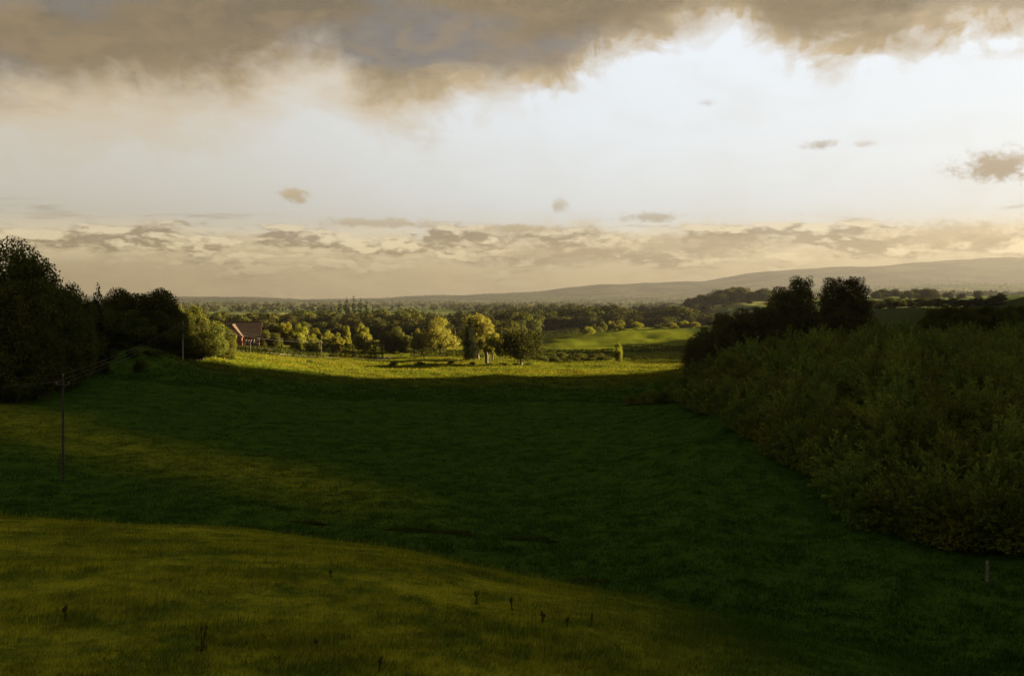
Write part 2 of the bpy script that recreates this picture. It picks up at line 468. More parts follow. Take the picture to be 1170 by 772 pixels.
def conifer(seed, H=14.0, W=6.0, n=9000, mat=LEAF_PINE, blunt=.55, tiers=15, leaf=.34, bark=BARK):
    r = np.random.default_rng(seed)
    C = []; RAD = []
    for k in range(tiers):
        u = (k + .4) / tiers
        z = H * (.06 + .92 * u)
        prof = min(1, (1 - u) ** blunt * 1.12 + .08) * (.85 + .15 * min(1, u * 5))
        Rr = W / 2 * prof
        m = max(4, int(10 * prof))
        for j in range(m):
            a = 2 * pi * (j + r.uniform(-.35, .35)) / m + k * 1.1
            rr = Rr * r.uniform(.45, .95)
            C.append((cos(a) * rr, sin(a) * rr, z + r.uniform(-.4, .4) * H / tiers - rr * .12))
            q = r.uniform(.19, .29) * W * (.55 + .45 * prof)
            RAD.append((q, q, q * r.uniform(.45, .75)))
    C = np.array(C); RAD = np.array(RAD)
    P, N = clump_points(C, RAD, n, r, .3)
    v, fc = leaves(P, N * .6 + np.array([0, 0, .5]), leaf, leaf * .45, r)
    mb = MB(); mb.add(v, fc)
    tb = MB()
    tb.tube([(0, 0, -.4), (0, 0, H * .5), (0, 0, H * .97)], [H * .022, H * .014, .03], 7)
    for k in range(0, len(C), 2):
        tb.tube([(0, 0, C[k][2] + .2), C[k]], [H * .004, .02], 4, cap=False)
    return dict(parts=[('crown', mb.mesh('crown', [mat])), ('trunk', tb.mesh('trunk', [bark], True))], H=H, W=W)


def far_tree(seed, H=14.0, W=12.0, n=1500, leaf=.9, mat=LEAF_DARK, kind='round'):
    """one mesh: crown cards plus trunk (too small in the picture to show parts)"""
    r = np.random.default_rng(seed)
    if kind == 'round':
        ncl = 17
        d = r.normal(0, 1, (ncl, 3)); d /= np.linalg.norm(d, axis=1)[:, None]
        f = r.uniform(.3, .8, ncl)
        C = d * f[:, None] * np.array([W / 2, W / 2, H * .5]); C[:, 2] += H * .46; C[:, 2] = np.maximum(C[:, 2], H * .14)
        rad = W * r.uniform(.20, .31, ncl); RAD = np.stack([rad, rad, rad * .85], 1)
        C[:, 2] = np.minimum(C[:, 2], H - RAD[:, 2])
    else:
        C = []; RAD = []
        for k in range(15):
            u = (k + .3) / 15
            for j in range(5):
                a = r.uniform(0, 2 * pi); rr = W / 2 * (1 - u) ** .7 * r.uniform(.3, .8)
                C.append((cos(a) * rr, sin(a) * rr, H * (.08 + .88 * u))); q = W * .36 * (1.12 - u); RAD.append((q, q, q * .7))
        C = np.array(C); RAD = np.array(RAD)
    P, N = clump_points(C, RAD, n, r)
    v, fc = leaves(P, N + np.array([0, 0, .2]), leaf, leaf * .75, r, .33)
    mb = MB(); mb.add(v, fc, 0)
    mb.tube([(0, 0, -.5), (0, 0, H * .5)], [H * .018, H * .01], 5, 1)
    return dict(parts=None, mesh=mb.mesh('far_tree', [mat, BARK]), H=H, W=W)


def bush(seed, H=3.0, W=4.0, n=2500, leaf=.22, mat=LEAF_MID, ncl=16):
    r = np.random.default_rng(seed)
    d = r.normal(0, 1, (ncl, 3)); d /= np.linalg.norm(d, axis=1)[:, None]; d[:, 2] = np.abs(d[:, 2])
    C = d * r.uniform(.3, .86, ncl)[:, None] * np.array([W / 2, W / 2, H * .75]) + np.array([0, 0, H * .18])
    rad = r.uniform(.11, .23, ncl) * W
    RAD = np.stack([rad, rad, rad * .8 * H / W * 1.3], 1)
    C[:, 2] = np.minimum(C[:, 2], H - RAD[:, 2] * .85)
    P, N = clump_points(C, RAD, n, r)
    k = P[:, 2] > -.05
    v, fc = leaves(P[k], N[k] + np.array([0, 0, .3]), leaf, leaf * .7, r)
    mb = MB(); mb.add(v, fc)
    return dict(parts=None, mesh=mb.mesh('bush', [mat]), H=H, W=W)


def scrub(seed, H=4.8, W=6.0, shoots=58, leaf=.36, mat=LEAF_SHRUB):
    """feathery willow scrub: many arching leafy shoots from one stool"""
    r = np.random.default_rng(seed)
    mb = MB(); sb = MB()
    for k in range(shoots):
        a = r.uniform(0, 2 * pi); out_ = r.uniform(.05, 1) ** .6 * W / 2
        h = H * (1 - .62 * (out_ / (W / 2)) ** 2) * (r.uniform(.72, 1.05) if k % 5 else r.uniform(1.05, 1.3))
        p0 = np.array([cos(a), sin(a), 0]) * out_ * .28
        p2 = np.array([cos(a) * out_, sin(a) * out_, h])
        p1 = np.array([cos(a) * out_ * .6, sin(a) * out_ * .6, h * .72])
        m = 26
        s = np.linspace(0.0, 1, m)[:, None]
        P = (1-s)**2 * p0 + 2*s*(1-s) * p1 + s*s * p2
        bend = np.array([r.normal(0, .3), r.normal(0, .3), 0]); P = P + bend * s ** 2
        sb.tube(P[::5], np.linspace(.035, .012, len(P[::5])), 4, cap=False)
        lo = 6
        for q in range(3):
            m2 = m - lo
            side = r.normal(0, 1, (m2, 3)); side /= np.linalg.norm(side, axis=1)[:, None]
            tang = np.gradient(P, axis=0)[lo:]; tang /= np.linalg.norm(tang, axis=1)[:, None]
            axis = tang * .75 + side * .65
            axis /= np.linalg.norm(axis, axis=1)[:, None]
            nr = np.cross(axis, r.normal(0, 1, (m2, 3))); nr /= np.linalg.norm(nr, axis=1)[:, None] + 1e-9
            L = leaf * r.uniform(.7, 1.5, m2)[:, None]
            b = P[lo:] + r.normal(0, .05, (m2, 3))
            v = np.stack([b, b + axis * L * .45 + nr * L * .16, b + axis * L, b + axis * L * .45 - nr * L * .16], 1).reshape(-1, 3)
            mb.add(v, np.arange(4 * m2).reshape(-1, 4))
    # bushy skirt that closes the shrub down to the ground
    n = 900
    a = r.uniform(0, 2 * pi, n); rr = W / 2 * r.uniform(.45, .95, n); z = H * r.uniform(.02, .5, n) * (1.25 - rr / (W / 2) * .6)
    P = np.stack([np.cos(a) * rr, np.sin(a) * rr, z], 1)
    v, fc = leaves(P, np.stack([np.cos(a), np.sin(a), 0.6 + 0 * a], 1), leaf * 1.1, leaf * .5, r)
    mb.add(v, fc)
    return dict(parts=[('foliage', mb.mesh('foliage', [mat])), ('stems', sb.mesh('stems', [BARK]))], H=H, W=W)


class Kind:
    """a tree / shrub model that is linked once and copied for every further one"""
    def __init__(s, name, model):
        s.name = name; s.m = model; s.first = None

    def place(s, x, y, H=None, W=None, rz=None, label=None, cat=None, group=None, z=None, sink=.0, parts=True):
        if s.first is None:
            if s.m['parts'] is None:
                o = link(s.name, s.m['mesh'])
            else:
                o = bpy.data.objects.new(s.name, None); o.empty_display_size = .5; COL.objects.link(o)
                for nm, me in s.m['parts']:
                    link(nm, me, o)
            s.first = o; s.kids = [c for c in o.children] if s.m['parts'] else []
        else:
            o = s.first.copy(); COL.objects.link(o)
            for c in s.kids:
                d = c.copy(); COL.objects.link(d); d.parent = o
            for k in ('label', 'category', 'group'):
                if k in o: del o[k]
        sz = (H / s.m['H']) if H else 1.0
        sx = (W / s.m['W']) if W else sz
        o.location = (x, y, (gz(x, y) if z is None else z) - sink)
        o.scale = (sx, sx, sz)
        o.rotation_euler = (0, 0, rng.uniform(0, 2 * pi) if rz is None else rz)
        tag(o, label, cat, group)
        return o


def at(kind, px, ptop, Y, wpx=None, minh=1.0, **kw):
    x = xpx(px, Y); H = max(minh, zpx(ptop, Y) - gz(x, Y))
    return kind.place(x, Y, H, wpx * Y / F if wpx else None, **kw)


# ------------------------------------------------------------------ tree models
OAKS = [Kind('broadleaf_tree', round_tree(20 + k, 13, 11 + k % 3, .06, 22000, .42, LEAF_DARK, ncl=52)) for k in range(4)]
LIGHTER = [Kind('broadleaf_tree', round_tree(30 + k, 10, 9, 0.06, 14000, .38, LEAF_MID, ncl=40)) for k in range(3)]
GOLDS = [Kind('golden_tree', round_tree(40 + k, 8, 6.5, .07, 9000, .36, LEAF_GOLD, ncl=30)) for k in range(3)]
WILLOW = Kind('willow_tree', round_tree(51, 12, 12, .10, 15000, .42, LEAF_WILLOW, ncl=34, droop=.22))
WILLOW2 = Kind('willow_tree', round_tree(53, 14, 11, .14, 15000, .42, LEAF_WILLOW, BARK_PALE, ncl=44, droop=.12))
TALL = Kind('broadleaf_tree', round_tree(64, 17, 13, .05, 34000, .38, LEAF_DARK, ncl=80, top=.58))
LONE = Kind('oak_tree', round_tree(61, 12, 13, .17, 20000, .36, LEAF_WOOD, ncl=60, top=.66))  # darker woodland leaves put the crown's shaded side into its colour
PINES = [Kind('cypress_tree', conifer(70 + k, 14, 7.5, 24000, LEAF_PINE, [.34, .42, .30][k], 15, .42)) for k in range(3)]
SPRUCE = Kind('spruce_tree', conifer(80, 12, 4.6, 15000, LEAF_SPRUCE, .75, 16, .3))
SPRUCE2 = Kind('spruce_tree', conifer(81, 9, 5.0, 4000, LEAF_SPRUCE, .85, 12, .34))
FAR_D = [Kind('woodland_tree', far_tree(90 + k, 15, 12, 4200, .8, LEAF_MID if k == 5 else LEAF_WOOD)) for k in range(6)]
FAR_M = [Kind('woodland_tree', far_tree(100 + k, 14, 12, 1800, 1.0, LEAF_WOOD)) for k in range(4)]
FAR_P = [Kind('pine_tree', far_tree(110 + k, 16, 8, 1300, .8, LEAF_SPRUCE, 'cone')) for k in range(3)]
BUSH_D = [Kind('bush', bush(120 + k, 2.6, 4, 3000, .22, LEAF_DARK)) for k in range(3)]
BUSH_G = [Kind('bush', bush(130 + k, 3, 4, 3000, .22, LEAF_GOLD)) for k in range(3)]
BUSH_M = [Kind('bush', bush(140 + k, 3, 4, 3000, .22, LEAF_MID)) for k in range(3)]
SCRUB = [Kind('willow_shrub', scrub(150 + k)) for k in range(6)]
pick = lambda L: L[rng.integers(len(L))]

# ------------------------------------------------------------------ left hillside wood
hill = [  # px, top row, Y, width px
    (26, 261, 158, 84, [TALL], 'tallest dark tree with an open domed top on the hillside'),
    (-22, 282, 150, 80, OAKS, None), (58, 318, 165, 64, OAKS, None), (12, 330, 150, 80, OAKS, None),
    (78, 312, 178, 60, OAKS, None), (40, 352, 152, 70, OAKS, None), (-30, 350, 145, 80, OAKS, None),
    (76, 352, 166, 58, OAKS, None), (104, 336, 196, 50, OAKS, None),
    (136, 322, 214, 46, OAKS, 'domed dark tree beside the small pointed spruce on the hill'),
    (168, 321, 217, 56, OAKS, 'broad dark tree with a sunlit crown top above the power pole'),
    (190, 334, 221, 44, OAKS, None), (120, 345, 209, 46, OAKS, None), (150, 348, 210, 50, OAKS, None),
    (180, 350, 215, 44, OAKS, None), (98, 358, 200, 40, OAKS, None),
    (60, 376, 160, 54, OAKS, None), (20, 378, 148, 66, OAKS, None),
    (222, 342, 236, 36, OAKS, 'greenish tree leaning out over the end of the hillside wood'),
    (236, 352, 238, 34, OAKS, None), (204, 356, 230, 34, OAKS, None), (246, 366, 241, 30, OAKS, None),
    (232, 374, 233, 36, OAKS, None), (216, 378, 229, 30, OAKS, None),
    (256, 376, 246, 22, LIGHTER, 'low rounded tree at the foot of the wood beside the brick house'),
    (206, 340, 232, 36, OAKS, None),
    (88, 338, 172, 40, OAKS, None), (50, 300, 172, 40, OAKS, None),
]
for px, tp, Y, w, K, lab in hill:
    at(pick(K), px, tp, Y, w * 1.12, label=lab or 'dark rounded broadleaf tree in the dense hillside wood', cat='tree',
       group=None if lab else 'trees of the hillside wood')
at(FAR_P[0], 112, 317, 196, 26, label='small pointed dark spruce rising from the hillside wood', cat='tree')
for px, tp, Y, w, m in ((102, 392, 180, 22, BUSH_M), (110, 401, 186, 20, BUSH_M), (128, 396, 197, 22, BUSH_D), (92, 404, 178, 26, BUSH_M), (150, 397, 200, 26, BUSH_D), (172, 399, 204, 24, BUSH_M), (120, 409, 184, 14, BUSH_M), (160, 408, 192, 17, BUSH_M), (186, 403, 211, 20, BUSH_D),
                        (194, 406, 220, 20, BUSH_D), (232, 404, 238, 26, BUSH_M), (250, 402, 244, 26, BUSH_M), (262, 400, 250, 18, BUSH_M), (140, 388, 206, 26, BUSH_D), (204, 398, 227, 26, BUSH_D), (72, 396, 166, 40, BUSH_D), (30, 396, 158, 60, BUSH_D), (4, 400, 160, 50, BUSH_D)):
    at(pick(m), px, tp, Y, w, label='low bush along the foot of the hillside wood', cat='bush', group='bushes along the foot of the hillside wood')

# ------------------------------------------------------------------ middle valley
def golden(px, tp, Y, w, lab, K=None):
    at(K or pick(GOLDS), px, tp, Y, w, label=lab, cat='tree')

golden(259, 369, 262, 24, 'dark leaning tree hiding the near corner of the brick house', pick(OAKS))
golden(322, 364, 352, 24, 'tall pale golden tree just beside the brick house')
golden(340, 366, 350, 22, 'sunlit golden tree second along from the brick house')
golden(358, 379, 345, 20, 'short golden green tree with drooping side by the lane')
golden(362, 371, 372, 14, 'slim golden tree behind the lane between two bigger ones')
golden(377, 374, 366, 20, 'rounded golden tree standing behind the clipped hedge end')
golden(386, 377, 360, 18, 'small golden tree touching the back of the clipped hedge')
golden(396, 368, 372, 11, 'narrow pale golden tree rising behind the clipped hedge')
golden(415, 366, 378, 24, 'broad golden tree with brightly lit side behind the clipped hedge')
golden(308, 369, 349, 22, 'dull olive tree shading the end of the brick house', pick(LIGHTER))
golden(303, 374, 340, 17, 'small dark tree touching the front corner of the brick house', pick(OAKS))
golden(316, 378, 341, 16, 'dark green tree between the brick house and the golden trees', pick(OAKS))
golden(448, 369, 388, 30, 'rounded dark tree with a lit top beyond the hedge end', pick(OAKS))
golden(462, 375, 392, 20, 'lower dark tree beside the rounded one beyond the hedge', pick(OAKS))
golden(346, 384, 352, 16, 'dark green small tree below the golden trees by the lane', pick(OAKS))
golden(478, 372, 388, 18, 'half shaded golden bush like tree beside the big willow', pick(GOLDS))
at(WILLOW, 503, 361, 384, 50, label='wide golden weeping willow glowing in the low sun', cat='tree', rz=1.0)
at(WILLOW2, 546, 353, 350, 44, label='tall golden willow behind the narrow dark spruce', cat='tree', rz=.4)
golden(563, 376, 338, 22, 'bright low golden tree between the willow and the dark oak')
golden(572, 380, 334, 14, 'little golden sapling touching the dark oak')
at(SPRUCE, 537, 362, 330, 15, label='narrow dark spruce in front of the tall golden willow', cat='tree')
at(LONE, 595, 372, 304, 58, label='lone dark oak with a round crown in the sunlit pasture', cat='tree', rz=2.0)

# ivy-clad dead stump
s = MB()
Ys = 318; xs = xpx(556, Ys); zs = gz(xs, Ys)
s.tube([(0, 0, -.3), (0.05, 0, 1.2), (0, .05, 2.6), (.1, 0, 3.6)], [.62, .5, .62, .2], 9)
so = tag(link('tree_stump', s.mesh('tree_stump', [BARK], True), loc=(xs, Ys, zs)), 'stout pale dead stump standing in front of the golden willow', 'stump')

# wooded crest of the pasture hill
for i, (px, tp, Y, w, m, lab) in enumerate((
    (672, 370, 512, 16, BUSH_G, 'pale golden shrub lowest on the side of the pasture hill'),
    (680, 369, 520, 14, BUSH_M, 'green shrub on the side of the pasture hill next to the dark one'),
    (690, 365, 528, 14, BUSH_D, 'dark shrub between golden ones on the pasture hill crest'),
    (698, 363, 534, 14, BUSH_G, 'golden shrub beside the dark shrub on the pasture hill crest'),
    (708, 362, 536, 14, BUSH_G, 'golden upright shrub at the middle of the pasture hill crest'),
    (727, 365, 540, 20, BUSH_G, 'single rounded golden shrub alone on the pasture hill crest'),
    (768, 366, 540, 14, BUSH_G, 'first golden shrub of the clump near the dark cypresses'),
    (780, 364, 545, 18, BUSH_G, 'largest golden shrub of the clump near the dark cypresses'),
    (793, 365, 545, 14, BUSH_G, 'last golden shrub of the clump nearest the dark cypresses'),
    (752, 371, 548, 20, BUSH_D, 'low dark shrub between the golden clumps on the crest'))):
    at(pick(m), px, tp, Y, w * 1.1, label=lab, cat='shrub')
at(pick(GOLDS), 707, 388, 330, 11, label='narrow upright yellow green tree at the hedgerow end', cat='tree')

# hedgerow shrubs right of the oak
for px, tp, Y, w in ((618, 404, 330, 18), (632, 406, 332, 20), (646, 405, 334, 18), (660, 404, 336, 20), (675, 405, 338, 20), (690, 405, 340, 20),
                     (626, 401, 352, 22), (643, 401, 354, 22), (662, 402, 356, 22), (682, 402, 358, 22)):
    at(pick(BUSH_M if rng.random() < .6 else BUSH_D), px, tp, Y, w * 1.15, label='low rounded green shrub in the hedgerow behind the lone oak', cat='shrub', group='hedgerow shrubs behind the lone oak')
for px, tp, Y, w, lab in ((450, 412, 302, 18, 'largest dark low bush alone in the sunlit pasture'),
                          (481, 413, 302, 16, 'dark low oblong bush second in the row on the pasture'),
                          (515, 412.5, 304, 10, 'small squarish dark bush third in the row on the pasture'),
                          (540, 412.5, 306, 9, 'smallest flat dark bush in the row nearest the stump'),
                          (354, 414, 292, 12, 'tiny rough bush at the foot of the valley pole')):
    at(pick(BUSH_D), px, tp, Y, w, minh=1.2, label=lab, cat='bush')
for px, tp, Y, w in ((575, 413.5, 306, 12), (590, 414, 305, 16), (605, 413.5, 306, 14), (560, 414, 308, 12)):
    at(pick(BUSH_D), px, tp, Y, w, minh=.8, label='scrubby low bush under the lone oak', cat='bush', group='low bushes under the lone oak')


def hedge(name, pts, h, w, mat, dens, leaf, label, topjit=.18):
    """leafy hedge along pts [(x,y)]"""
    P = np.array(pts, float); seg = np.hypot(*np.diff(P, axis=0).T); cum = np.concatenate([[0], np.cumsum(seg)])
    n = int(cum[-1] * (2 * h + w) * dens)
    s_ = rng.uniform(0, cum[-1], n)
    bx = np.interp(s_, cum, P[:, 0]); by = np.interp(s_, cum, P[:, 1])
    k = np.clip(np.searchsorted(cum, s_) - 1, 0, len(seg) - 1)
    tx = (np.diff(P, axis=0) / seg[:, None])[k]; nx = np.stack([-tx[:, 1], tx[:, 0]], 1)
    a = rng.uniform(-1, 1, n)
    prof = a * (2 * h + w) / 2
    off = np.clip(prof, -w / 2, w / 2); zz = np.where(np.abs(prof) <= w / 2, h, h - (np.abs(prof) - w / 2))
    lump = .5 + .5 * np.sin(s_ * 1.9 + 3 * np.sin(s_ * .37)) * np.sin(s_ * .83 + 1)
    zz = zz * (1 - topjit * lump) + rng.normal(0, leaf * .35, n)
    off = off * (1 + .18 * np.sin(s_ * 1.3)) + rng.normal(0, leaf * .35, n)
    X = bx + nx[:, 0] * off; Yy = by + nx[:, 1] * off
    Z = ground(X, Yy) + np.maximum(zz, .02)
    N = np.stack([nx[:, 0] * np.sign(off) * (np.abs(prof) > w / 2), nx[:, 1] * np.sign(off) * (np.abs(prof) > w / 2), (np.abs(prof) <= w / 2) * 1.0 + .2], 1)
    x0, y0 = P[0]; z0 = gz(x0, y0)
    v, fc = leaves(np.stack([X - x0, Yy - y0, Z - z0], 1), N, leaf, leaf * .7, jitter=.6)
    return tag(link(name, mesh_np(name, v, [fc], [mat]), loc=(x0, y0, z0)), label, 'hedge')


def pxs(*a):
    return [(xpx(px, Y), Y) for px, Y in a]


hedge('clipped_hedge', pxs((366, 340), (395, 342), (425, 343), (431, 345), (434, 350)), 4.6, 2.6, LEAF_HEDGE, 26, .34, 'long clipped dark hedge with a sunlit rounded end')
hedge('garden_hedge', pxs((262, 318), (285, 312), (320, 314), (355, 320), (372, 328)), 1.9, 2.2, LEAF_HEDGE, 26, .32, 'low dark hedge bank below the lane in front of the brick house')
hedge('garden_hedge', pxs((264, 333), (290, 330), (320, 332), (345, 338), (366, 342)), 1.6, 1.8, LEAF_HEDGE, 26, .32, 'dark hedge strip between the brick house and the lane')
hedge('field_hedge', pxs((470, 368), (495, 366), (528, 364), (552, 366)), 2.6, 2.4, LEAF_HEDGE, 18, .4, 'dark level hedge beneath the golden willow')
hedge('field_hedge', pxs((430, 398), (450, 392), (475, 390)), 1.6, 2.0, LEAF_HEDGE, 18, .4, 'short low hedge beneath the rounded dark trees')
hedge('field_hedge', pxs((712, 420), (745, 421), (790, 424), (830, 430)), 2.4, 2.4, LEAF_HEDGE, 14, .45, 'dark straight hedge along the bottom of the pasture hill')
hedge('field_hedge', pxs((612, 412), (640, 410), (675, 412), (700, 416)), 1.7, 2.0, LEAF_HEDGE, 14, .45, 'low hedge at the hill foot behind the hedgerow shrubs')
hedge('field_hedge', pxs((722, 352), (745, 348), (770, 350)), 1.0, 1.8, LEAF_HEDGE, 14, .4, 'thin low hedge in the pasture near the cypresses')
hedge('field_hedge', pxs((600, 640), (625, 600), (650, 575), (660, 560)), 2.6, 2.6, LEAF_HEDGE, 9, .6, 'dark hedge slanting down behind the pasture hill')

# ------------------------------------------------------------------ woods beyond
def wood(K, px0, px1, Y0, Y1, nn, topf, label, group, wmul=1.0):
    for i in range(nn):
        px = px0 + (px1 - px0) * (i + rng.uniform(.1, .9)) / nn
        Y = rng.uniform(Y0, Y1); x = xpx(px, Y)
        top = topf(px) + rng.uniform(-1.8, 4.5)
        H = float(np.clip(zpx(top, Y) - gz(x, Y), 5, 26))
        pick(K).place(x, Y, H, H * rng.uniform(.85, 1.5) * wmul, label=label, cat='tree', group=group)


wood(FAR_D, 225, 585, 470, 520, 22, lambda p: 364 + (p - 225) * .0, 'dark green tree in the long wood behind the golden trees', 'trees of the long valley wood')
wood(FAR_D, 215, 606, 540, 600, 32, lambda p: 354.5, 'dark green tree in the long wood behind the golden trees', 'trees of the long valley wood')
wood(FAR_D, 215, 640, 640, 740, 34, lambda p: 352.5, 'dark green tree in the long wood behind the golden trees', 'trees of the long valley wood')
arch = lambda p: float(np.interp(p, [590, 640, 670, 700, 725, 745, 765, 790, 815, 840], [358, 351, 345, 344, 347, 352, 349, 352, 351, 358]))
wood(FAR_D, 595, 830, 660, 690, 24, lambda p: arch(p) + 8, 'dark tree of the rounded wood behind the pasture hill', 'trees of the wood behind the pasture hill', 1.15)
wood(FAR_D, 595, 830, 700, 740, 26, arch, 'dark tree of the rounded wood behind the pasture hill', 'trees of the wood behind the pasture hill', 1.15)
wood(FAR_M, 520, 860, 850, 1100, 34, lambda p: 349 - (p > 560) * 1.5, 'hazy green tree scattered beyond the valley woods', 'scattered trees beyond the valley woods')
wood(FAR_M, 540, 900, 1250, 1650, 34, lambda p: 347.5 - (p > 560) * 1.5, 'hazy green tree scattered beyond the valley woods', 'scattered trees beyond the valley woods')
right_top = lambda p: float(np.interp(p, [790, 806, 815, 840, 870, 910], [339, 335, 332, 326, 330, 329]))
wood(FAR_D, 785, 920, 1000, 1120, 34, right_top, 'tree of the hazy brown wood on the ridge behind the cypresses', 'trees of the hazy wood on the ridge')
mound = lambda p: float(np.interp(p, [995, 1010, 1030, 1055, 1075, 1110, 1170], [335, 328, 331, 326, 334, 336, 342]))
wood(FAR_D, 995, 1075, 820, 900, 20, mound, 'tree of the small dark hilltop clump beyond the green field', 'trees of the hilltop clump')
wood(FAR_D, 985, 1150, 462, 486, 20, lambda p: 346, 'small dark tree of the thick row along the top of the green sloping field', 'trees of the row above the green field', 1.3)
for px, tp, lab in ((1083, 333, 'first separate round tree along the misty skyline past the hilltop clump'), (1098, 334, 'middle round tree along the misty skyline past the hilltop clump'), (1117, 331, 'tallest misty skyline tree furthest from the hilltop clump')):
    at(pick(FAR_M), px, tp, 860, 13, label=lab, cat='tree')
for px, tp, Y, w in ((388, 341, 690, 13), (396, 337, 700, 14), (404, 335.5, 705, 13), (412, 338, 700, 14), (419, 341, 690, 13), (378, 345, 690, 12), (371, 347, 695, 11), (426, 346, 700, 12)):
    at(pick(FAR_P), px, tp, Y, w, label='tall dark pine in the clump standing above the long valley wood', cat='tree', group='pines above the long valley wood')
for px, tp, Y, w in ((1068, 349, 262, 30), (1085, 346, 256, 30), (1102, 347, 262, 28), (1120, 344, 254, 32), (1137, 346, 262, 30), (1153, 344, 254, 32), (1170, 345, 260, 30), (1190, 346, 252, 34),
                     (1078, 362, 246, 26), (1095, 354, 244, 32), (1115, 353, 242, 32), (1135, 353, 244, 32), (1158, 351, 240, 32), (1180, 352, 246, 32), (1062, 360, 254, 24), (1205, 348, 246, 32)):
    at(pick(OAKS), px, tp, Y, w * 1.2, label='dark tree of the small wood at the edge of the green sloping field', cat='tree', group='trees of the wood by the green field')

# ------------------------------------------------------------------ cypress group above the thicket
for px, tp, Y, w, k, lab in (
    (915, 314, 216, 36, 0, 'tall dark cypress with a blunt top beside the narrow sky gap'),
    (893, 326, 212, 38, 1, 'dark cypress stepping down beside the tall blunt one'),
    (953, 316, 220, 34, 2, 'tall dark cypress just past the narrow sky gap'),
    (975, 315, 218, 38, 0, 'last tall dark cypress overlooking the green field'),
    (934, 356, 212, 24, 1, 'lower dark cypress filling the foot of the sky gap'),
    (880, 345, 206, 26, 1, 'short dark cypress at the step of the tall group'),
    (868, 350, 204, 26, 2, 'small dark cypress beside the low spreading pair'),
    (849, 351, 200, 34, 1, 'low spreading dark cypress with light showing through'),
    (826, 356, 196, 34, 0, 'dark rounded cypress near the pasture edge of the group'),
    (806, 372, 190, 34, 1, 'squat dark cypress second from the pasture'),
    (794, 384, 186, 26, 2, 'smallest dark cypress nearest the sunlit pasture'),
    (962, 350, 214, 40, 1, 'dark cypress filling in below the two tallest tops')):
    at(PINES[k], px, tp, Y, w * 1.0, label=lab, cat='tree')

# ------------------------------------------------------------------ thicket of willow scrub
edge = lambda px: float(np.interp(px, [700, 780, 800, 850, 900, 1000, 1100, 1180, 1260], [178, 168, 152, 123, 103, 75, 66, 63.8, 61]))
back = lambda px: float(np.interp(px, [780, 800, 850, 900, 960, 1000, 1170, 1260], [182, 186, 190, 200, 212, 225, 235, 235]))
pts = []
tries = 0
while len(pts) < 262 and tries < 60000:
    tries += 1
    px = rng.uniform(785, 1235)
    Y = math.exp(rng.uniform(math.log(58), math.log(236)))
    if not (edge(px) + 1.6 < Y < back(px)): continue
    x = xpx(px, Y)
    dmin = 3.3 + 2.0 * (Y - 60) / 150
    if any((x - a) ** 2 + (Y - b) ** 2 < dmin * dmin for a, b in pts): continue
    pts.append((x, Y))
# a row on the very edge
for px in np.arange(795, 1240, 13.0):
    Y = edge(px) + 1.2
    pts.append((xpx(px, Y), Y + rng.uniform(-.6, .8)))
print('thicket shrubs', len(pts), tries)
for x, Y in pts:
    fr = Y - edge(x / Y * F + CX)
    H = rng.uniform(3.3, 5.4) * (0.85 if fr < 3 else 1.0)
    pick(SCRUB).place(x, Y, H, rng.uniform(5.6, 7.4) * (.8 if fr < 3 else 1), label='feathery green willow shrub in the dense thicket covering the slope', cat='shrub', group='willow shrubs of the thicket')
for px, Y in ((722, 178), (735, 176), (748, 174), (760, 172), (772, 171), (784, 168), (742, 184), (768, 182), (790, 176)):
    x = xpx(px, Y)
    pick(SCRUB).place(x, Y, rng.uniform(1.4, 2.3), rng.uniform(3, 4.4), label='low scrubby shrub trailing from the thicket into the pasture', cat='shrub', group='low shrubs trailing from the thicket')

# ------------------------------------------------------------------ brick house
BRICK, t, out = new_mat('red brick')
tc = t.n('ShaderNodeTexCoord'); bt = t.n('ShaderNodeTexBrick'); bs = t.n('ShaderNodeBsdfPrincipled')
mp = t.n('ShaderNodeMapping'); mp.inputs['Rotation'].default_value = (pi / 2, 0, 0); t.l(tc.outputs['Object'], mp.inputs[0]); t.l(mp.outputs[0], bt.inputs[0])
bt.inputs['Color1'].default_value = (.17, .060, .034, 1); bt.inputs['Color2'].default_value = (.12, .042, .026, 1); bt.inputs['Mortar'].default_value = (.15, .12, .095, 1)
bt.inputs['Scale'].default_value = 4; bt.inputs['Mortar Size'].default_value = .012
t.l(bt.outputs[0], bs.inputs['Base Color']); bs.inputs['Roughness'].default_value = .9; t.l(bs.outputs[0], out.inputs[0])
TILE = plain('clay roof tiles', (.060, .034, .020), (.034, .025, .016), 1.2)
WHITE = plain('white painted timber', (.5, .47, .41), (.4, .37, .32), 5)
GLASS, t, out = new_mat('window glass')
bs = t.n('ShaderNodeBsdfPrincipled'); bs.inputs['Base Color'].default_value = (.03, .035, .04, 1); bs.inputs['Roughness'].default_value = .12; t.l(bs.outputs[0], out.inputs[0])

Yh = 346; xh = xpx(279, Yh); zh = gz(xh, Yh)
house = bpy.data.objects.new('brick_house', None); COL.objects.link(house); house.location = (xh, Yh, zh); house.rotation_euler = (0, 0, R(6))
tag(house, 'red brick house with a steep brown roof beside the hillside wood', 'house')
LX, LY, EH, RH = 5.6, 3.6, 4.4, 8.8     # half length, half depth, eaves, ridge
m = MB()
m.add([(-LX, -LY, -1), (LX, -LY, -1), (LX, LY, -1), (-LX, LY, -1), (-LX, -LY, EH), (LX, -LY, EH), (LX, LY, EH), (-LX, LY, EH)],
      [(0, 1, 5, 4), (1, 2, 6, 5), (2, 3, 7, 6), (3, 0, 4, 7)])
m.add([(-LX, -LY, EH), (-LX, LY, EH), (-LX, 0, RH)], [(0, 2, 1)]); m.add([(LX, -LY, EH), (LX, LY, EH), (LX, 0, RH)], [(0, 1, 2)])
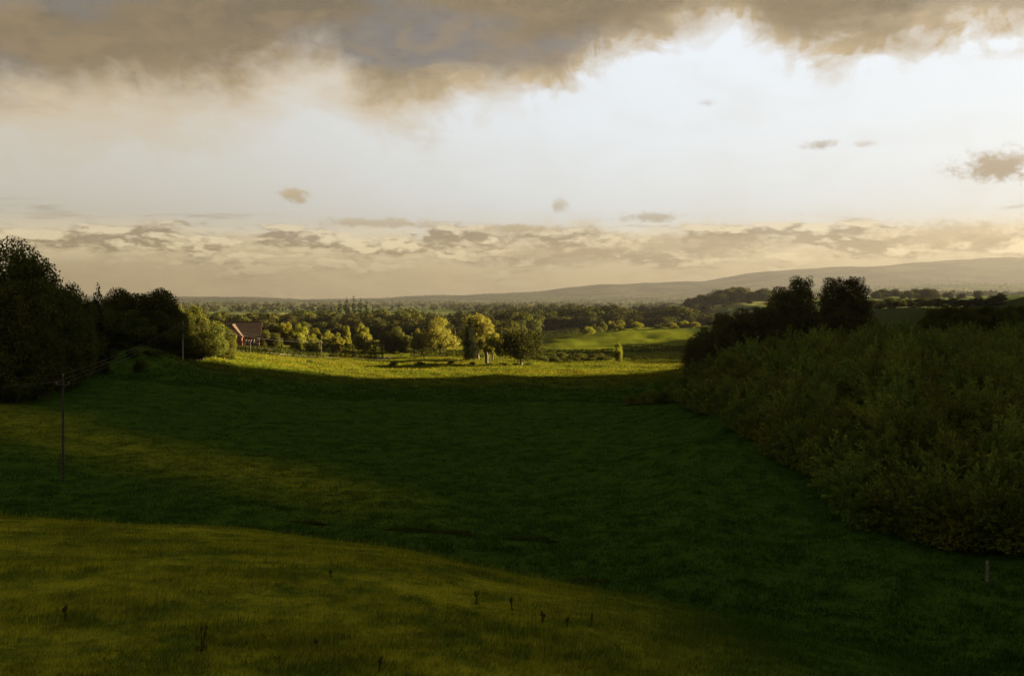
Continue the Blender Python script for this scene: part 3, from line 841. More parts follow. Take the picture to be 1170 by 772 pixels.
WX0, WX1, WY, WR = -LX - .35, .1, -LY - 2.6, 8.0      # front wing with its own gable
wm = (WX0 + WX1) / 2
m.add([(WX0, WY, -1), (WX1, WY, -1), (WX1, -LY + .5, -1), (WX0, -LY + .5, -1), (WX0, WY, EH), (WX1, WY, EH), (WX1, -LY + .5, EH), (WX0, -LY + .5, EH)], [(0, 1, 5, 4), (1, 2, 6, 5), (3, 0, 4, 7)])
m.add([(WX0, WY, EH), (WX1, WY, EH), (wm, WY, WR)], [(0, 1, 2)])
link('wall', m.mesh('wall', [BRICK]), house)
m = MB()
e = .5; k = (RH - EH) / LY
for sgn in (-1, 1):
    a = [(-LX - e, sgn * (LY + e), EH - e * k), (LX + e, sgn * (LY + e), EH - e * k), (LX + e, 0, RH), (-LX - e, 0, RH)]
    b = [(p[0], p[1], p[2] + .22) for p in a]
    m.add(a + b, [(0, 1, 2, 3), (7, 6, 5, 4), (0, 4, 5, 1), (1, 5, 6, 2), (3, 2, 6, 7), (0, 3, 7, 4)])
kw = (WR - EH) / (wm - WX0)
for sgn in (-1, 1):
    xe = wm + sgn * (wm - WX0 + e)
    a = [(xe, WY - e, EH - e * kw), (wm, WY - e, WR), (wm, -.4, WR), (xe, -LY + .4, EH - e * kw)]
    b = [(p[0], p[1], p[2] + .1) for p in a]
    m.add(a + b, [(0, 1, 2, 3), (7, 6, 5, 4), (0, 4, 5, 1), (3, 2, 6, 7), (0, 3, 7, 4)])
m.tube([(wm, WY - e, WR + .18), (wm, -.5, WR + .18)], .15, 6)
m.tube([(-LX - e, 0, RH + .2), (LX + e, 0, RH + .2)], .16, 6)
roof = link('roof', m.mesh('roof', [TILE]), house)


def window(cx, cz, w, h, side='front'):
    f = MB(); g_ = MB()
    def bx(mm, c, s):
        if side == 'front': mm.box((c[0], -LY - c[2], c[1]), (s[0], s[2], s[1]))
        else: mm.box((-LX - c[2], c[0], c[1]), (s[2], s[0], s[1]))
    for sx in (-1, 1): bx(f, (cx + sx * (w / 2), cz, .04), (.1, h + .1, .1))
    for sz in (-1, 1): bx(f, (cx, cz + sz * h / 2, .035), (w - .1, .1, .1))
    bx(f, (cx, cz, .03), (.06, h - .1, .07)); bx(f, (cx, cz - h / 2 - .1, .07), (w + .3, .09, .2))
    bx(g_, (cx, cz, .015), (w - .1, h - .1, .02))
    fo = link('window', f.mesh('window', [WHITE]), house); link('pane', g_.mesh('pane', [GLASS]), fo)


for cx in (1.2, 4.6): window(cx, 3.3, 1.1, 1.1)
window(4.75, 1.2, .9, 1.3)
window(0, 5.6, .9, 1.0, 'end'); window(1.6, 1.3, 1.1, 1.2, 'end')
d = MB(); d.box((.68, -LY - .04, 1.0), (.95, .07, 2.1)); d.box((.72, -LY - .45, 2.3), (1.0, .9, .1)); door = link('door', d.mesh('door', [WHITE]), house)
d = MB(); d.box((1.0, -LY - .1, 1.0), (.05, .06, .16)); link('handle', d.mesh('handle', [STEEL]), door)
# glazed garden room on the long side
cs = MB(); cg = MB()
for x0 in np.linspace(1.4, 4.0, 4):
    cs.box((x0, -LY - 2.4, 1.05), (.1, .1, 2.1)); cs.tube([(x0, -LY - 2.45, 2.12), (x0, -LY - .02, 2.95)], .05, 4)
for y0 in (-LY - 1.2,): cs.box((1.4, y0, 2.05), (.08, 2.3, .1)); cs.box((4.0, y0, 2.05), (.08, 2.3, .1))
cs.box((2.7, -LY - 2.4, .3), (2.5, .14, .6)); cs.box((2.7, -LY - 2.4, 2.14), (2.8, .12, .1))
cg.add([(1.45, -LY - 2.4, .6), (3.95, -LY - 2.4, .6), (3.95, -LY - 2.4, 2.1), (1.45, -LY - 2.4, 2.1)], [(0, 1, 2, 3)])
cg.add([(1.4, -LY - 2.38, 2.15), (4.0, -LY - 2.38, 2.15), (4.0, -LY - .05, 2.95), (1.4, -LY - .05, 2.95)], [(0, 1, 2, 3)])
gr = link('garden_room', cs.mesh('garden_room', [WHITE]), house); link('glazing', cg.mesh('glazing', [GLASS]), gr)

# pale garden wall and lane in front of the house
STONE = plain('pale stone', (.42, .37, .29), (.28, .24, .19), 1.5)


def strip(name, pts, w, mat, up=.06):
    P = np.array(pts, float); s0 = np.concatenate([[0], np.cumsum(np.hypot(*np.diff(P, axis=0).T))])
    sS = np.linspace(0, s0[-1], max(8, int(s0[-1] / 1.0)))
    X = pchip(s0, P[:, 0], sS); Y = pchip(s0, P[:, 1], sS)
    tx = np.gradient(X); ty = np.gradient(Y); ln = np.hypot(tx, ty); nx, ny = -ty / ln, tx / ln
    rows = []
    for o in np.linspace(-.5, .5, 5):
        xx, yy = X + nx * w * o, Y + ny * w * o
        rows.append(np.stack([xx, yy, ground(xx, yy) + up], 1))
    V = np.stack(rows, 1).reshape(-1, 3); n = len(sS)
    i, j = np.meshgrid(np.arange(n - 1), np.arange(4), indexing='ij')
    q = np.stack([i*5 + j, i*5 + j + 1, (i+1)*5 + j + 1, (i+1)*5 + j], -1).reshape(-1, 4)
    return tag(link(name, mesh_np(name, V, [q[:, ::-1]], [mat])), kind='structure')


strip('lane', pxs((258, 327), (290, 322), (318, 323), (350, 330), (372, 336), (400, 336), (425, 340), (445, 352), (480, 360)), 4.2, plain('gravel', (.34, .29, .21), (.24, .2, .15), 1.2))
strip('path', pxs((20, 184), (60, 186), (100, 196), (150, 214), (190, 222), (215, 226), (262, 256)), .9, plain('trodden earth', (.11, .09, .055), (.07, .065, .04), .8), .05)
m = MB()
wp = pxs((262, 340.5), (275, 338), (290, 337), (303, 338), (314, 340))
P = np.array(wp); nseg = 40
sx = np.interp(np.linspace(0, 4, nseg), range(5), P[:, 0]); sy = np.interp(np.linspace(0, 4, nseg), range(5), P[:, 1])
zz = ground(sx, sy)
for k in range(nseg - 1):
    a = math.atan2(sy[k+1] - sy[k], sx[k+1] - sx[k]); ln = math.hypot(sy[k+1] - sy[k], sx[k+1] - sx[k])
    m.box(((sx[k] + sx[k+1]) / 2, (sy[k] + sy[k+1]) / 2, (zz[k] + zz[k+1]) / 2 + .35 + rng.uniform(-.02, .02)), (ln * .995, .4, 1.1), a)
tag(link('garden_wall', m.mesh('garden_wall', [STONE])), 'low pale stone wall along the front of the brick house', 'wall')

# ------------------------------------------------------------------ power line
POLE_PALE = plain('bleached pole timber', (.5, .44, .35), (.36, .31, .24), 3)


def pole(px, pbase, ptop, Y, label, rot, arm=1.15, wood=None):
    x = xpx(px, Y); z = gz(x, Y); H = zpx(ptop, Y) - z
    o = bpy.data.objects.new('utility_pole', None); COL.objects.link(o); o.location = (x, Y, z); o.rotation_euler = (0, 0, rot)
    tag(o, label, 'pole')
    m = MB(); m.tube([(0, 0, -.6), (0, 0, H * .5), (0, 0, H)], [.13, .11, .09], 9); link('post', m.mesh('post', [wood or POLEW], True), o)
    m = MB(); m.box((0, -.15, H - .75), (arm, .1, .12)); m.tube([(-arm * .3, -.15, H - .8), (0, -.12, H - 1.35)], .025, 5); m.tube([(arm * .3, -.15, H - .8), (0, -.12, H - 1.35)], .025, 5)
    ca = link('crossarm', m.mesh('crossarm', [POLEW]), o)
    tops = []
    for dx in (-arm * .46, 0, arm * .46):
        zt = H - .69 if dx else H
        m = MB(); m.tube([(dx, -.15 if dx else 0, zt), (dx, -.15 if dx else 0, zt + .1), (dx, -.15 if dx else 0, zt + .14), (dx, -.15 if dx else 0, zt + .24)], [.03, .07, .05, .06], 8)
        link('insulator', m.mesh('insulator', [CERAM], True), ca)
        cr, sr = cos(rot), sin(rot); dy = -.15 if dx else 0
        tops.append(np.array([x + dx * cr - dy * sr, Y + dx * sr + dy * cr, z + zt + .25]))
    return tops


d12 = math.atan2(220 - 94, xpx(209, 220) - xpx(72, 94)); ra = d12 - pi / 2
p1 = pole(72, 540, 430, 94, 'near brown wooden power pole standing on the dark slope', ra)
p2 = pole(209, 415, 367, 220, 'pale power pole in front of the hillside wood carrying three wires', ra, wood=POLE_PALE)
p3 = pole(367, 418, 389, 330, 'slim dark power pole beside the lane in the sunlit pasture', ra - .5)
x0, y0 = -62.0, 44.0; z0 = gz(x0, y0) + 8.5
p0 = [np.array([x0 + d * cos(ra), y0 + d * sin(ra), z0 + (0.6 if d == 0 else 0)]) for d in (-.7, 0, .7)]
sp = 284; Ys = 300; x = xpx(286, Ys); z = gz(x, Ys)
m = MB(); m.tube([(0, 0, -.3), (0, 0, 4.2)], [.1, .08], 7); m.box((0, 0, 4.25), (.24, .24, .1))
o = tag(link('wooden_post', m.mesh('wooden_post', [POLEW]), loc=(x, Ys, z)), 'short weathered post before the hedge below the brick house', 'post')
names = ('outer wire', 'middle wire', 'inner wire')


def wire(a, b, sag, label, rad):
    n = 24; s_ = np.linspace(0, 1, n)[:, None]
    P = a + (b - a) * s_; P[:, 2] -= (4 * sag * s_ * (1 - s_))[:, 0]
    m = MB(); m.tube(P - a, rad, 5, cap=False)
    tag(link('power_wire', m.mesh('power_wire', [WIREM], True), loc=tuple(a)), label, 'wire', 'wires of the power line')


for k, w in enumerate(('lowest', 'middle', 'uppermost')):
    wire(p1[k], p2[k], .9, f'{w} of three sagging wires between the near pole and the pale pole', .008)
    wire(p2[k], p3[k], 1.2, f'{w} of the wires from the pale pole towards the lane', .007)
    wire(p0[k], p1[k], .8, f'{w} of the wires leaving the near pole out of the scene', .008)

# fence post by the thicket edge
Yp = 61.2; x = xpx(1128, Yp); z = gz(x, Yp)
m = MB(); m.box((0, 0, .52), (.13, .13, 1.5), .3); m.add(np.array([(-.065, -.065, 1.27), (.065, -.065, 1.27), (.065, .065, 1.27), (-.065, .065, 1.27), (0, 0, 1.33)]), [(0, 1, 4), (1, 2, 4), (2, 3, 4), (3, 0, 4)])
m.tube([(.07, 0, 1.0), (.12, .0, 1.0), (.12, 0, .8)], .012, 5)
tag(link('fence_post', m.mesh('fence_post', [POSTW]), loc=(x, Yp, z)), 'pale weathered fence post at the edge of the thicket', 'post')

# ------------------------------------------------------------------ weeds and rushes
def weed(seed, H, n=4):
    r = np.random.default_rng(seed); sb = MB(); lb = MB()
    for k in range(n):
        a = r.uniform(0, 2 * pi); lean = r.uniform(.03, .22) * H; h = H * r.uniform(.65, 1.0)
        P = np.array([(0.02 * cos(a), .02 * sin(a), -.05), (lean * .4 * cos(a), lean * .4 * sin(a), h * .5), (lean * cos(a), lean * sin(a), h)])
        sb.tube(P, [.007, .006, .003], 5)
        c = P[2] - np.array([0, 0, h * .12]); m = 42
        pp = c + r.normal(0, 1, (m, 3)) * np.array([.012, .012, h * .09])
        v, f = leaves(pp, r.normal(0, 1, (m, 3)), .026, .014, r); lb.add(v, f)
        for q in range(7):
            u = r.uniform(.05, .7); b = P[0] + (P[2] - P[0]) * u; aa = r.uniform(0, 2 * pi); L = H * r.uniform(.12, .25) * (1.1 - u)
            dv = np.array([cos(aa), sin(aa), r.uniform(-.1, .6)]); sd = np.array([-sin(aa), cos(aa), 0]) * L * .14
            lb.add([b, b + dv * L * .5 + sd, b + dv * L, b + dv * L * .5 - sd], [(0, 1, 2, 3)])
    for q in range(26):
        aa = r.uniform(0, 2 * pi); L = H * r.uniform(.15, .32); dv = np.array([cos(aa), sin(aa), r.uniform(.1, .7)]); sd = np.array([-sin(aa), cos(aa), 0]) * L * .16
        b = np.zeros(3); lb.add([b, b + dv * L * .5 + sd, b + dv * L, b + dv * L * .5 - sd], [(0, 1, 2, 3)])
    return dict(parts=[('leaves', lb.mesh('leaves', [LEAF_WEED])), ('stem', sb.mesh('stem', [LEAF_WEED]))], H=H, W=.3)


def hit(px, py):
    """distance at which the sight line of a picture point meets the near slope"""
    Ys = np.linspace(6, 45, 800); zz = ground(xpx(px, Ys), Ys); ln = zpx(py, Ys)
    k = np.where(zz >= ln)[0]
    return float(Ys[k[0]]) if len(k) else 30.0


for i, (px, py, hpx, n, lab) in enumerate((
    (230, 744, 32, 3, 'tallest dark dock stalk alone on the near grassy slope'),
    (75, 710, 20, 4, 'small weed clump nearest the dark corner of the near slope'),
    (545, 690, 16, 3, 'thin upright weed beside the twin dark stalks near the brow'),
    (585, 697, 18, 4, 'dark twin stalked weed near the brow of the near slope'),
    (378, 659, 7, 4, 'tiny dark weed just under the brow'),
    (620, 711, 14, 4, 'low dry weed below the twin stalked one'),
    (675, 716, 15, 2, 'single pale weed stalk nearest the green hollow'),
    (648, 716, 12, 3, 'short dry weed between the pale stalk and the low one'),
    (433, 768, 18, 3, 'dry weed clump at the very bottom of the near slope'),
    (362, 744, 14, 2, 'faint thin weed between the tall dock and the bottom clump'))):
    Y = hit(px, py); x = xpx(px, Y)
    Kind('weed_plant', weed(200 + i, max(.14, hpx * Y / F), n)).place(x, Y, label=lab, cat='weed')


def rush(seed, W=2.2, H=.45, n=620):
    r = np.random.default_rng(seed)
    a = r.uniform(0, 2 * pi, n); q = np.sqrt(r.uniform(0, 1, n)) * W / 2
    b = np.stack([np.cos(a) * q, np.sin(a) * q * .5, 0 * a - .05], 1); h = H * r.uniform(.5, 1.1, n) * (1.1 - q / W)
    ln = r.normal(0, .25, (n, 2)) * h[:, None]; w = .02
    tip = b + np.stack([ln[:, 0], ln[:, 1], h], 1); aa = r.uniform(0, pi, n); sd = np.stack([np.cos(aa), np.sin(aa), 0 * aa], 1) * w
    v = np.stack([b - sd, b + sd, tip], 1).reshape(-1, 3)
    return dict(parts=None, mesh=mesh_np('rush', v, [np.arange(3 * n).reshape(-1, 3)], [LEAF_RUSH]), H=H, W=W)


RUSH = [Kind('rush_clump', rush(230 + k)) for k in range(3)]
for px, Y, W, H in ((352, 75.5, 2.6, .55), (366, 75, 1.4, .4), (455, 73, 2.0, .35), (475, 72.5, 2.4, .42), (495, 72.2, 2.6, .45), (515, 72.0, 3.0, .55), (532, 71.5, 2.0, .4), (590, 71.5, 2.0, .4), (610, 71.5, 2.4, .5), (628, 71, 1.6, .35),
                    (120, 73.8, 3.0, .4), (666, 61, 2.6, .3), (690, 60.5, 2.0, .3)):
    pick(RUSH).place(xpx(px, Y), Y, H * .6, W, rz=rng.uniform(-.4, .4), label='dark clump of rushes along the wet hollow', cat='rushes', group='rush clumps along the hollow')

# ------------------------------------------------------------------ grass
def blades(n, r0, r1, th0, th1, hgt, wid, lean, keep=None, seg=True, clump=.0, pw=2.0):
    th = np.radians(rng.uniform(th0, th1, n)); lr = rng.uniform(0, 1, n)
    rr = (r0 ** (2 - pw) + lr * (r1 ** (2 - pw) - r0 ** (2 - pw))) ** (1 / (2 - pw)) if pw != 2 else r0 * (r1 / r0) ** lr
    x = rr * np.sin(th); y = rr * np.cos(th)
    if clump:
        c = rng.normal(0, 1, (n // 14 + 1, 2)); idx = np.arange(n) // 14
        bx, by = x[(idx * 14)], y[(idx * 14)]
        x = bx + rng.normal(0, clump, n) * rr / 20 ; y = by + rng.normal(0, clump, n) * rr / 20
    if keep is not None:
        k = keep(x, y); x, y = x[k], y[k]
    n = len(x); r = np.hypot(x, y)
    hn = np.sin(x * .9 + 2 * np.sin(y * .33)) * np.sin(y * 1.1 + 1.7 * np.sin(x * .41))      # patches of longer grass
    h = hgt * rng.uniform(.5, 1.25, n) * (1 + .45 * hn); w = wid * rng.uniform(.6, 1.3, n)
    az = rng.uniform(0, 2 * pi, n); dx, dy = np.cos(az), np.sin(az)
    b = np.stack([x, y, ground(x, y) - .02], 1); s_ = np.stack([-dy * w / 2, dx * w / 2, 0 * w], 1)
    wind = rng.normal(.25, .35, n)
    tip = b + np.stack([dx * h * lean * wind + .25 * h, dy * h * lean * wind, h], 1)
    if seg:
        md = b + np.stack([dx * h * lean * wind * .35 + .07 * h, dy * h * lean * wind * .35, h * .6], 1)
        v = np.stack([b - s_, b + s_, md + s_ * .75, md - s_ * .75, tip], 1).reshape(-1, 3)
        o = np.arange(n)[:, None] * 5
        return v, o + np.array([0, 1, 2, 3]), o + np.array([3, 2, 4])
    v = np.stack([b - s_, b + s_, tip], 1).reshape(-1, 3)
    return v, None, np.arange(3 * n).reshape(-1, 3)


inval = lambda x, y: y > 0
not_thicket = lambda x, y: ~((x / np.maximum(y, 1) * F + CX > 800) & (y > np.interp(x / np.maximum(y, 1) * F + CX, [780, 800, 850, 900, 1000, 1100, 1180, 1260], [168, 152, 123, 103, 75, 66, 63.8, 61])))
sets = [blades(480000, 6, 46, -34, 34, .085, .013, 1.3, None, True, .12, 1.6),
        blades(16000, 8, 44, -34, 34, .26, .010, 1.2, None, True, .25, 1.6),
        blades(440000, 42, 200, -33, 30, .22, .07, 1.0, not_thicket, False, .06, 1.75),
        blades(190000, 190, 430, -28, 16, .38, .20, 1.0, None, False, .05, 1.6)]
off = 0; Vs = []; Q = []; Tt = []
for v, q_, t_ in sets:
    Vs.append(v)
    if q_ is not None: Q.append(q_ + off)
    Tt.append(t_ + off); off += len(v)
tag(link('grass', mesh_np('grass', np.vstack(Vs), Q + [np.vstack(Tt)], [GRASS])), 'rough pasture grass over the slopes and the valley', kind='stuff', cat='grass')

# ------------------------------------------------------------------ woods of the plain (one mass in the haze)
def far_woods(n):
    lr = rng.uniform(0, 1, n); Y = 1700 * (9500 / 1700) ** lr; px = rng.uniform(120, 1300, n)
    x = xpx(px, Y)
    f = np.sin(x / 130 + 2 * np.sin(Y / 210)) * np.sin(Y / 90 + 1.5 * np.sin(x / 260))
    k = (f > .32) | (rng.uniform(0, 1, n) < .06); x, Y = x[k], Y[k]
    m = 16
    base = np.stack([x, Y, ground(x, Y)], 1)
    s_ = rng.uniform(.7, 1.3, len(x)) * 11
    P = base[:, None] + rng.normal(0, 1, (len(x), m, 3)) * np.array([.36, .36, .22]) * s_[:, None, None] + np.array([0, 0, .52]) * s_[:, None, None]
    N = P - (base[:, None] + np.array([0, 0, .4]) * s_[:, None, None])
    N /= np.linalg.norm(N, axis=2)[..., None] + 1e-6
    return leaves(P.reshape(-1, 3), N.reshape(-1, 3), 6.0, 5.0, jitter=.4)


v, fc = far_woods(5600)
tag(link('distant_woods', mesh_np('distant_woods', v, [fc], [LEAF_WOOD])), 'mass of far woods and hedges over the hazy plain', 'woods', kind='stuff')

# ------------------------------------------------------------------ haze
HZ = dict(density=.00014, aniso=.40, col=(.152, .158, .170))
m, t, out = new_mat('valley haze')
pv = t.n('ShaderNodeVolumePrincipled'); pv.inputs['Density'].default_value = HZ['density']; pv.inputs['Anisotropy'].default_value = HZ['aniso']; pv.inputs['Color'].default_value = (*HZ['col'], 1)
t.l(pv.outputs[0], out.inputs['Volume'])
zmin, zmax = float(ZG.min()) - 1.5, float(ZG.max()) + 20
mb = MB(); mb.box((0, 0, (zmin + zmax) / 2), (23600, 23600, zmax - zmin))
tag(link('haze', mb.mesh('haze', [m])), 'warm evening haze filling the valley', 'haze', kind='stuff')
print('haze z', zmin, zmax)

# ------------------------------------------------------------------ sky
w = bpy.data.worlds.new('World'); scene.world = w; w.use_nodes = True
t = NT(w.node_tree)
out = t.n('ShaderNodeOutputWorld'); bg = t.n('ShaderNodeBackground'); t.l(bg.outputs[0], out.inputs[0]); bg.inputs[1].default_value = .1
sky = t.n('ShaderNodeTexSky', sky_type='NISHITA', sun_disc=False, sun_elevation=R(SUN_EL), sun_rotation=R(SUN_AZ))
K = 10.0 / 2 ** EXPO
def S(r, g, b, k=1.0):
    return tuple(c * K * k for c in lin(r, g, b))

tc = t.n('ShaderNodeTexCoord'); sep = t.n('ShaderNodeSeparateXYZ'); t.l(tc.outputs['Generated'], sep.inputs[0])
dx, dy, dz = sep.outputs
az = t.math('MULTIPLY', t.math('ARCTAN2', dx, dy), 180 / pi)
el = t.math('MULTIPLY', t.math('ARCSINE', dz), 180 / pi)
# noises in angle space (degrees)
def ang(sx, sy, ox=0.0, oy=0.0):
    return t.comb(t.math('ADD', t.math('MULTIPLY', az, sx), ox), t.math('ADD', t.math('MULTIPLY', el, sy), oy), 0.0)
nbig = t.noise(ang(.07, .14, 3.1, 7), 1, 6, .55, .4)
nmid = t.noise(ang(.22, .42, 9, 2), 1, 6, .6, .5)
nfine = t.noise(ang(.8, 1.3, 4, 1), 1, 5, .62, .3)
nvf = t.noise(ang(2.6, 3.6, 6, 8), 1, 5, .65, .3)
nstr = t.noise(ang(.12, 1.0, 2, 5), 1, 6, .6, .6)

# clear part: bright thin overcast, warmer and duller to the north-west and low down
hz = t.sstep(el, 5.0, .9)
clear = t.mix(t.sstep(az, -26, 8), S(224, 218, 208), S(237, 243, 251, 1.10))
low = t.mix(t.sstep(az, -30, 30), S(214, 190, 146), S(226, 203, 160))
clear = t.mix(t.math('MULTIPLY', hz, .9), clear, low)
clear = t.mix(t.sstep(nmid, .4, .75, 0, .22), clear, S(222, 218, 210))
clear = t.mix(.04, clear, sky.outputs[0])

# low bank of cumulus along the horizon: fleecy heaps, brighter on their upper edges
def heap(de, da=0.0):
    v1 = t.comb(t.math('MULTIPLY', t.math('ADD', az, 7.0 + da), .21), t.math('MULTIPLY', t.math('ADD', el, 3.0 + de), .80), 0.0)
    v2 = t.comb(t.math('MULTIPLY', t.math('ADD', az, 1.0 + da), 1.1), t.math('MULTIPLY', t.math('ADD', el, 9.0 + de), 2.4), 0.0)
    return t.math('ADD', t.math('MULTIPLY', t.noise(v1, 1, 7, .54, .05), .72), t.math('MULTIPLY', t.noise(v2, 1, 5, .6), .28))
h0, h1 = heap(0.0), heap(.42, .35)
top = t.math('ADD', t.math('MULTIPLY', t.sstep(az, -30, 25), -.1), 4.15)
band = t.math('MULTIPLY', t.sstep(el, 4.9, 3.3), t.sstep(el, 1.0, 3.2, .35, 1.0))
cov = t.math('ADD', t.math('SUBTRACT', h0, .60), t.math('MULTIPLY', band, .165))
cum = t.sstep(cov, -.035, .05)
lit_ = t.sstep(t.math('SUBTRACT', h0, h1), -.03, .07)
cumc = t.mix(lit_, S(140, 121, 96), S(252, 236, 202, 1.15))
cumc = t.mix(t.sstep(cov, .05, -.005, 0, .55), cumc, S(246, 232, 204))
bank = t.math('MULTIPLY', t.sstep(t.math('ADD', t.math('SUBTRACT', 4.0, el), t.math('ADD', t.math('MULTIPLY', t.math('SUBTRACT', nmid, .5), 3.4), t.math('MULTIPLY', t.math('SUBTRACT', nfine, .5), 2.0))), -.35, 1.0), t.sstep(el, 6.0, 5.0))
skyc = t.mix(t.math('MULTIPLY', bank, .72), clear, t.mix(t.sstep(h0, .40, .62), S(226, 205, 166), S(196, 174, 138)))
rimk = t.math('MULTIPLY', t.math('MULTIPLY', bank, t.sstep(bank, .95, .35)), .9)
skyc = t.mix(rimk, skyc, S(252, 240, 214, 1.05))
skyc = t.mix(t.math('MULTIPLY', t.math('MULTIPLY', cum, t.sstep(band, .02, .5)), t.sstep(el, .8, 2.6, .3, .8)), skyc, cumc)
glowb = t.math('MULTIPLY', t.sstep(el, 1.2, 2.6), t.sstep(el, 5.4, 3.4))
skyc = t.mix(t.math('MULTIPLY', t.math('MULTIPLY', glowb, t.sstep(cov, .0, -.06)), .35), skyc, S(252, 238, 208, 1.1))
streak = t.math('MULTIPLY', t.sstep(nstr, .54, .68), t.math('MULTIPLY', t.sstep(el, 3.4, 4.2), t.sstep(el, 5.4, 4.6)))
skyc = t.mix(t.math('MULTIPLY', streak, .5), skyc, S(166, 146, 120))

# small separate clouds
def puff(a, e, wa, we, colr, k=.9, amt=1.0):
    global skyc
    u = t.math('DIVIDE', t.math('SUBTRACT', az, a), wa); v_ = t.math('DIVIDE', t.math('SUBTRACT', el, e), we)
    d_ = t.math('SQRT', t.math('ADD', t.math('MULTIPLY', u, u), t.math('MULTIPLY', v_, v_)))
    d_ = t.math('ADD', d_, t.math('ADD', t.math('MULTIPLY', t.math('SUBTRACT', nfine, .5), 2.0 * amt), t.math('MULTIPLY', t.math('SUBTRACT', nvf, .5), 1.5 * amt)))
    rim = t.math('MULTIPLY', t.sstep(v_, -.7, .9), .5)
    body = t.mix(rim, colr, tuple(min(1.2 * K, c * 1.45) for c in colr))
    skyc = t.mix(t.sstep(d_, 1.25, .3, 0, k), skyc, body)

def AE(px, py):
    s_ = (px - CX) / F; q_ = (HY - py) / F
    return math.degrees(math.atan(s_)), math.degrees(math.atan(q_ / math.hypot(1, s_)))

for px, py, wp, hp, c_, k_ in ((1142, 190, 44, 17, S(168, 152, 130), .95), (334, 222, 17, 10, S(206, 186, 150), .9), (938, 166, 18, 6, S(190, 182, 172), .9), (990, 164, 12, 4, S(214, 210, 204), .7),
                               (640, 234, 11, 9, S(206, 196, 176), .8), (745, 248, 34, 6, S(190, 180, 160), .8), (588, 262, 52, 6, S(190, 172, 140), .85), (808, 117, 9, 4, S(214, 214, 216), .7), (1080, 268, 80, 14, S(186, 168, 140), .85), (430, 255, 80, 6, S(196, 178, 144), .7), (790, 282, 120, 14, S(166, 150, 126), .8), (640, 292, 110, 12, S(166, 148, 122), .75)):
    a_, e_ = AE(px, py)
    puff(a_, e_, wp / F * 57.3, hp / F * 57.3, c_, k_)

# heavy deck overhead with a glowing torn lower edge
fc_ = t.n('ShaderNodeFloatCurve'); cm = fc_.mapping; cu = cm.curves[0]
edge_px = [(-180, 9.5), (-90, 9.0), (-40, 9.2), AE(0, 136), AE(150, 134), AE(280, 122), AE(380, 98), AE(430, 134), AE(520, 122), AE(620, 102), AE(700, 66), AE(780, 44), AE(835, 28), AE(885, 60), AE(960, 66), AE(1040, 56), AE(1110, 40), AE(1170, 36), (45, 15), (80, 15), (120, 11.5), (180, 9.5)]
pts_ = [((a + 180) / 360, e_ / 30) for a, e_ in edge_px]
cu.points[0].location = pts_[0]; cu.points[-1].location = pts_[-1]
for p in pts_[1:-1]:
    cu.points.new(*p)
cm.update()
t.l(t.math('DIVIDE', t.math('ADD', az, 180.0), 360.0), fc_.inputs['Value'])
bnd = t.math('MULTIPLY', fc_.outputs[0], 30.0)
dep = t.math('SUBTRACT', el, bnd)
dep = t.math('ADD', dep, t.math('ADD', t.math('MULTIPLY', t.math('SUBTRACT', nmid, .5), 4.2), t.math('ADD', t.math('MULTIPLY', t.math('SUBTRACT', nfine, .5), 1.2), t.math('MULTIPLY', t.math('SUBTRACT', nvf, .5), .4))))
lefty = t.sstep(az, 4, -14)
wisp = t.noise(ang(.5, .34, 21, 11), 1, 6, .6, 1.2)
soft = t.math('ADD', t.math('MULTIPLY', lefty, 2.1), t.math('ADD', .5, t.math('MULTIPLY', t.sstep(wisp, .4, .65), 1.5)))
mask = t.sstep(t.math('DIVIDE', dep, soft), -1.0, 1.0)
core = t.sstep(t.math('ADD', dep, t.math('MULTIPLY', t.math('SUBTRACT', nbig, .5), 5.0)), -.2, t.math('ADD', 2.5, t.math('MULTIPLY', lefty, 1.3)))
glow = t.mix(lefty, S(206, 184, 148), S(226, 202, 160))
deckc = t.mix(t.sstep(nbig, .36, .62), S(122, 111, 94), S(144, 128, 102))
deckc = t.mix(t.sstep(t.noise(ang(.09, .2, 14, 3), 1, 4, .5), .44, .60, 0, .8), deckc, S(128, 130, 137))
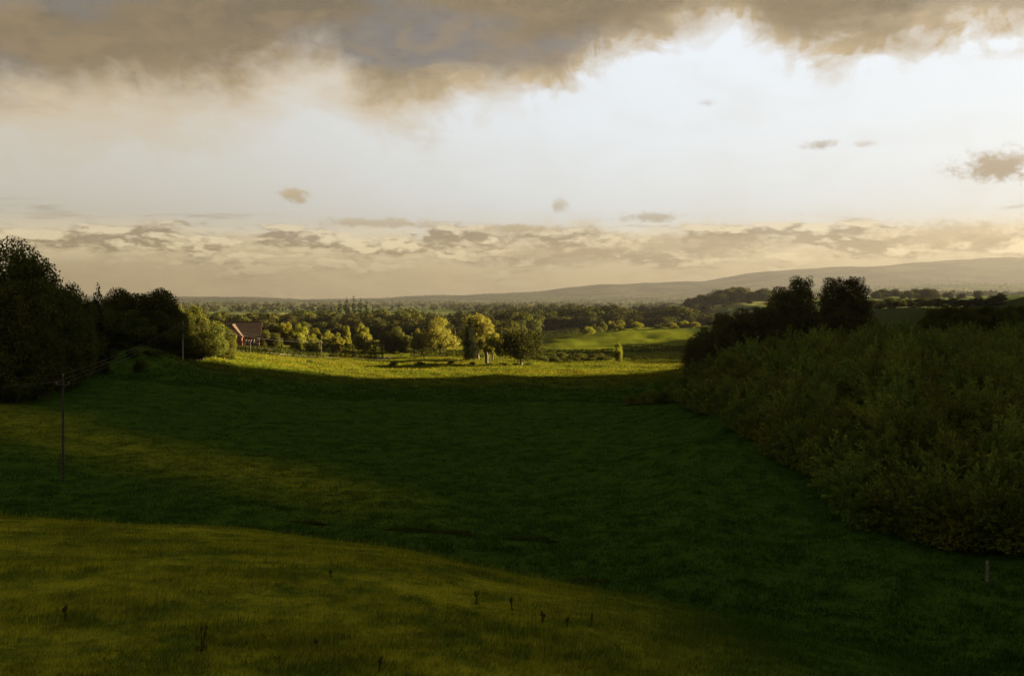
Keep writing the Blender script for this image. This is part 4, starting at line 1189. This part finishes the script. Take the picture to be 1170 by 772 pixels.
deckc = t.mix(t.sstep(nmid, .46, .66, 0, .5), deckc, S(170, 147, 112))
deckc = t.mix(t.sstep(nfine, .5, .68, 0, .22), deckc, S(108, 102, 96))
deck = t.mix(core, glow, deckc)
dim = t.sstep(el, 17, 40)
deck = t.mix(dim, deck, S(118, 112, 106))
skyc = t.mix(mask, skyc, deck)
lowk = t.sstep(el, 4.8, 1.9)
skyc = t.mix(lowk, skyc, t.mix(1.0, skyc, (1.78, 1.70, 1.44), 'MULTIPLY'))
skyc = t.mix(t.sstep(el, 0, -2), skyc, S(120, 110, 90))
t.l(skyc, bg.inputs[0])

# ------------------------------------------------------------------ sun
sl = bpy.data.lights.new('sun', 'SUN'); sl.energy = 5.0; sl.angle = R(1.9); sl.color = (1.0, .76, .44)
so = bpy.data.objects.new('sun', sl); COL.objects.link(so)
sd = np.array([sin(R(SUN_AZ)) * cos(R(SUN_EL)), cos(R(SUN_AZ)) * cos(R(SUN_EL)), sin(R(SUN_EL))])
from mathutils import Vector
so.rotation_euler = Vector(sd).to_track_quat('Z', 'Y').to_euler()

# ------------------------------------------------------------------ camera and render settings
cam = bpy.data.cameras.new('camera'); co = bpy.data.objects.new('camera', cam); COL.objects.link(co)
co.location = (0, 0, 0); co.rotation_euler = (R(90), 0, 0)
cam.sensor_width = 36; cam.lens = 36 * F / 1170; cam.shift_y = -(386 - HY) / 1170
cam.clip_start = .1; cam.clip_end = 20000
scene.camera = co
vs = scene.view_settings; vs.view_transform = 'Standard'; vs.look = 'None'; vs.exposure = EXPO; vs.gamma = 1; vs.use_curve_mapping = False
scene.render.engine = 'CYCLES'
cy = scene.cycles
cy.use_denoising = True
try:
    cy.denoiser = 'OPENIMAGEDENOISE'
except Exception:
    pass
cy.max_bounces = 6; cy.diffuse_bounces = 3; cy.transmission_bounces = 3; cy.volume_bounces = 0; cy.glossy_bounces = 2; cy.transparent_max_bounces = 4
cy.caustics_reflective = False; cy.caustics_refractive = False
cy.sample_clamp_indirect = 4
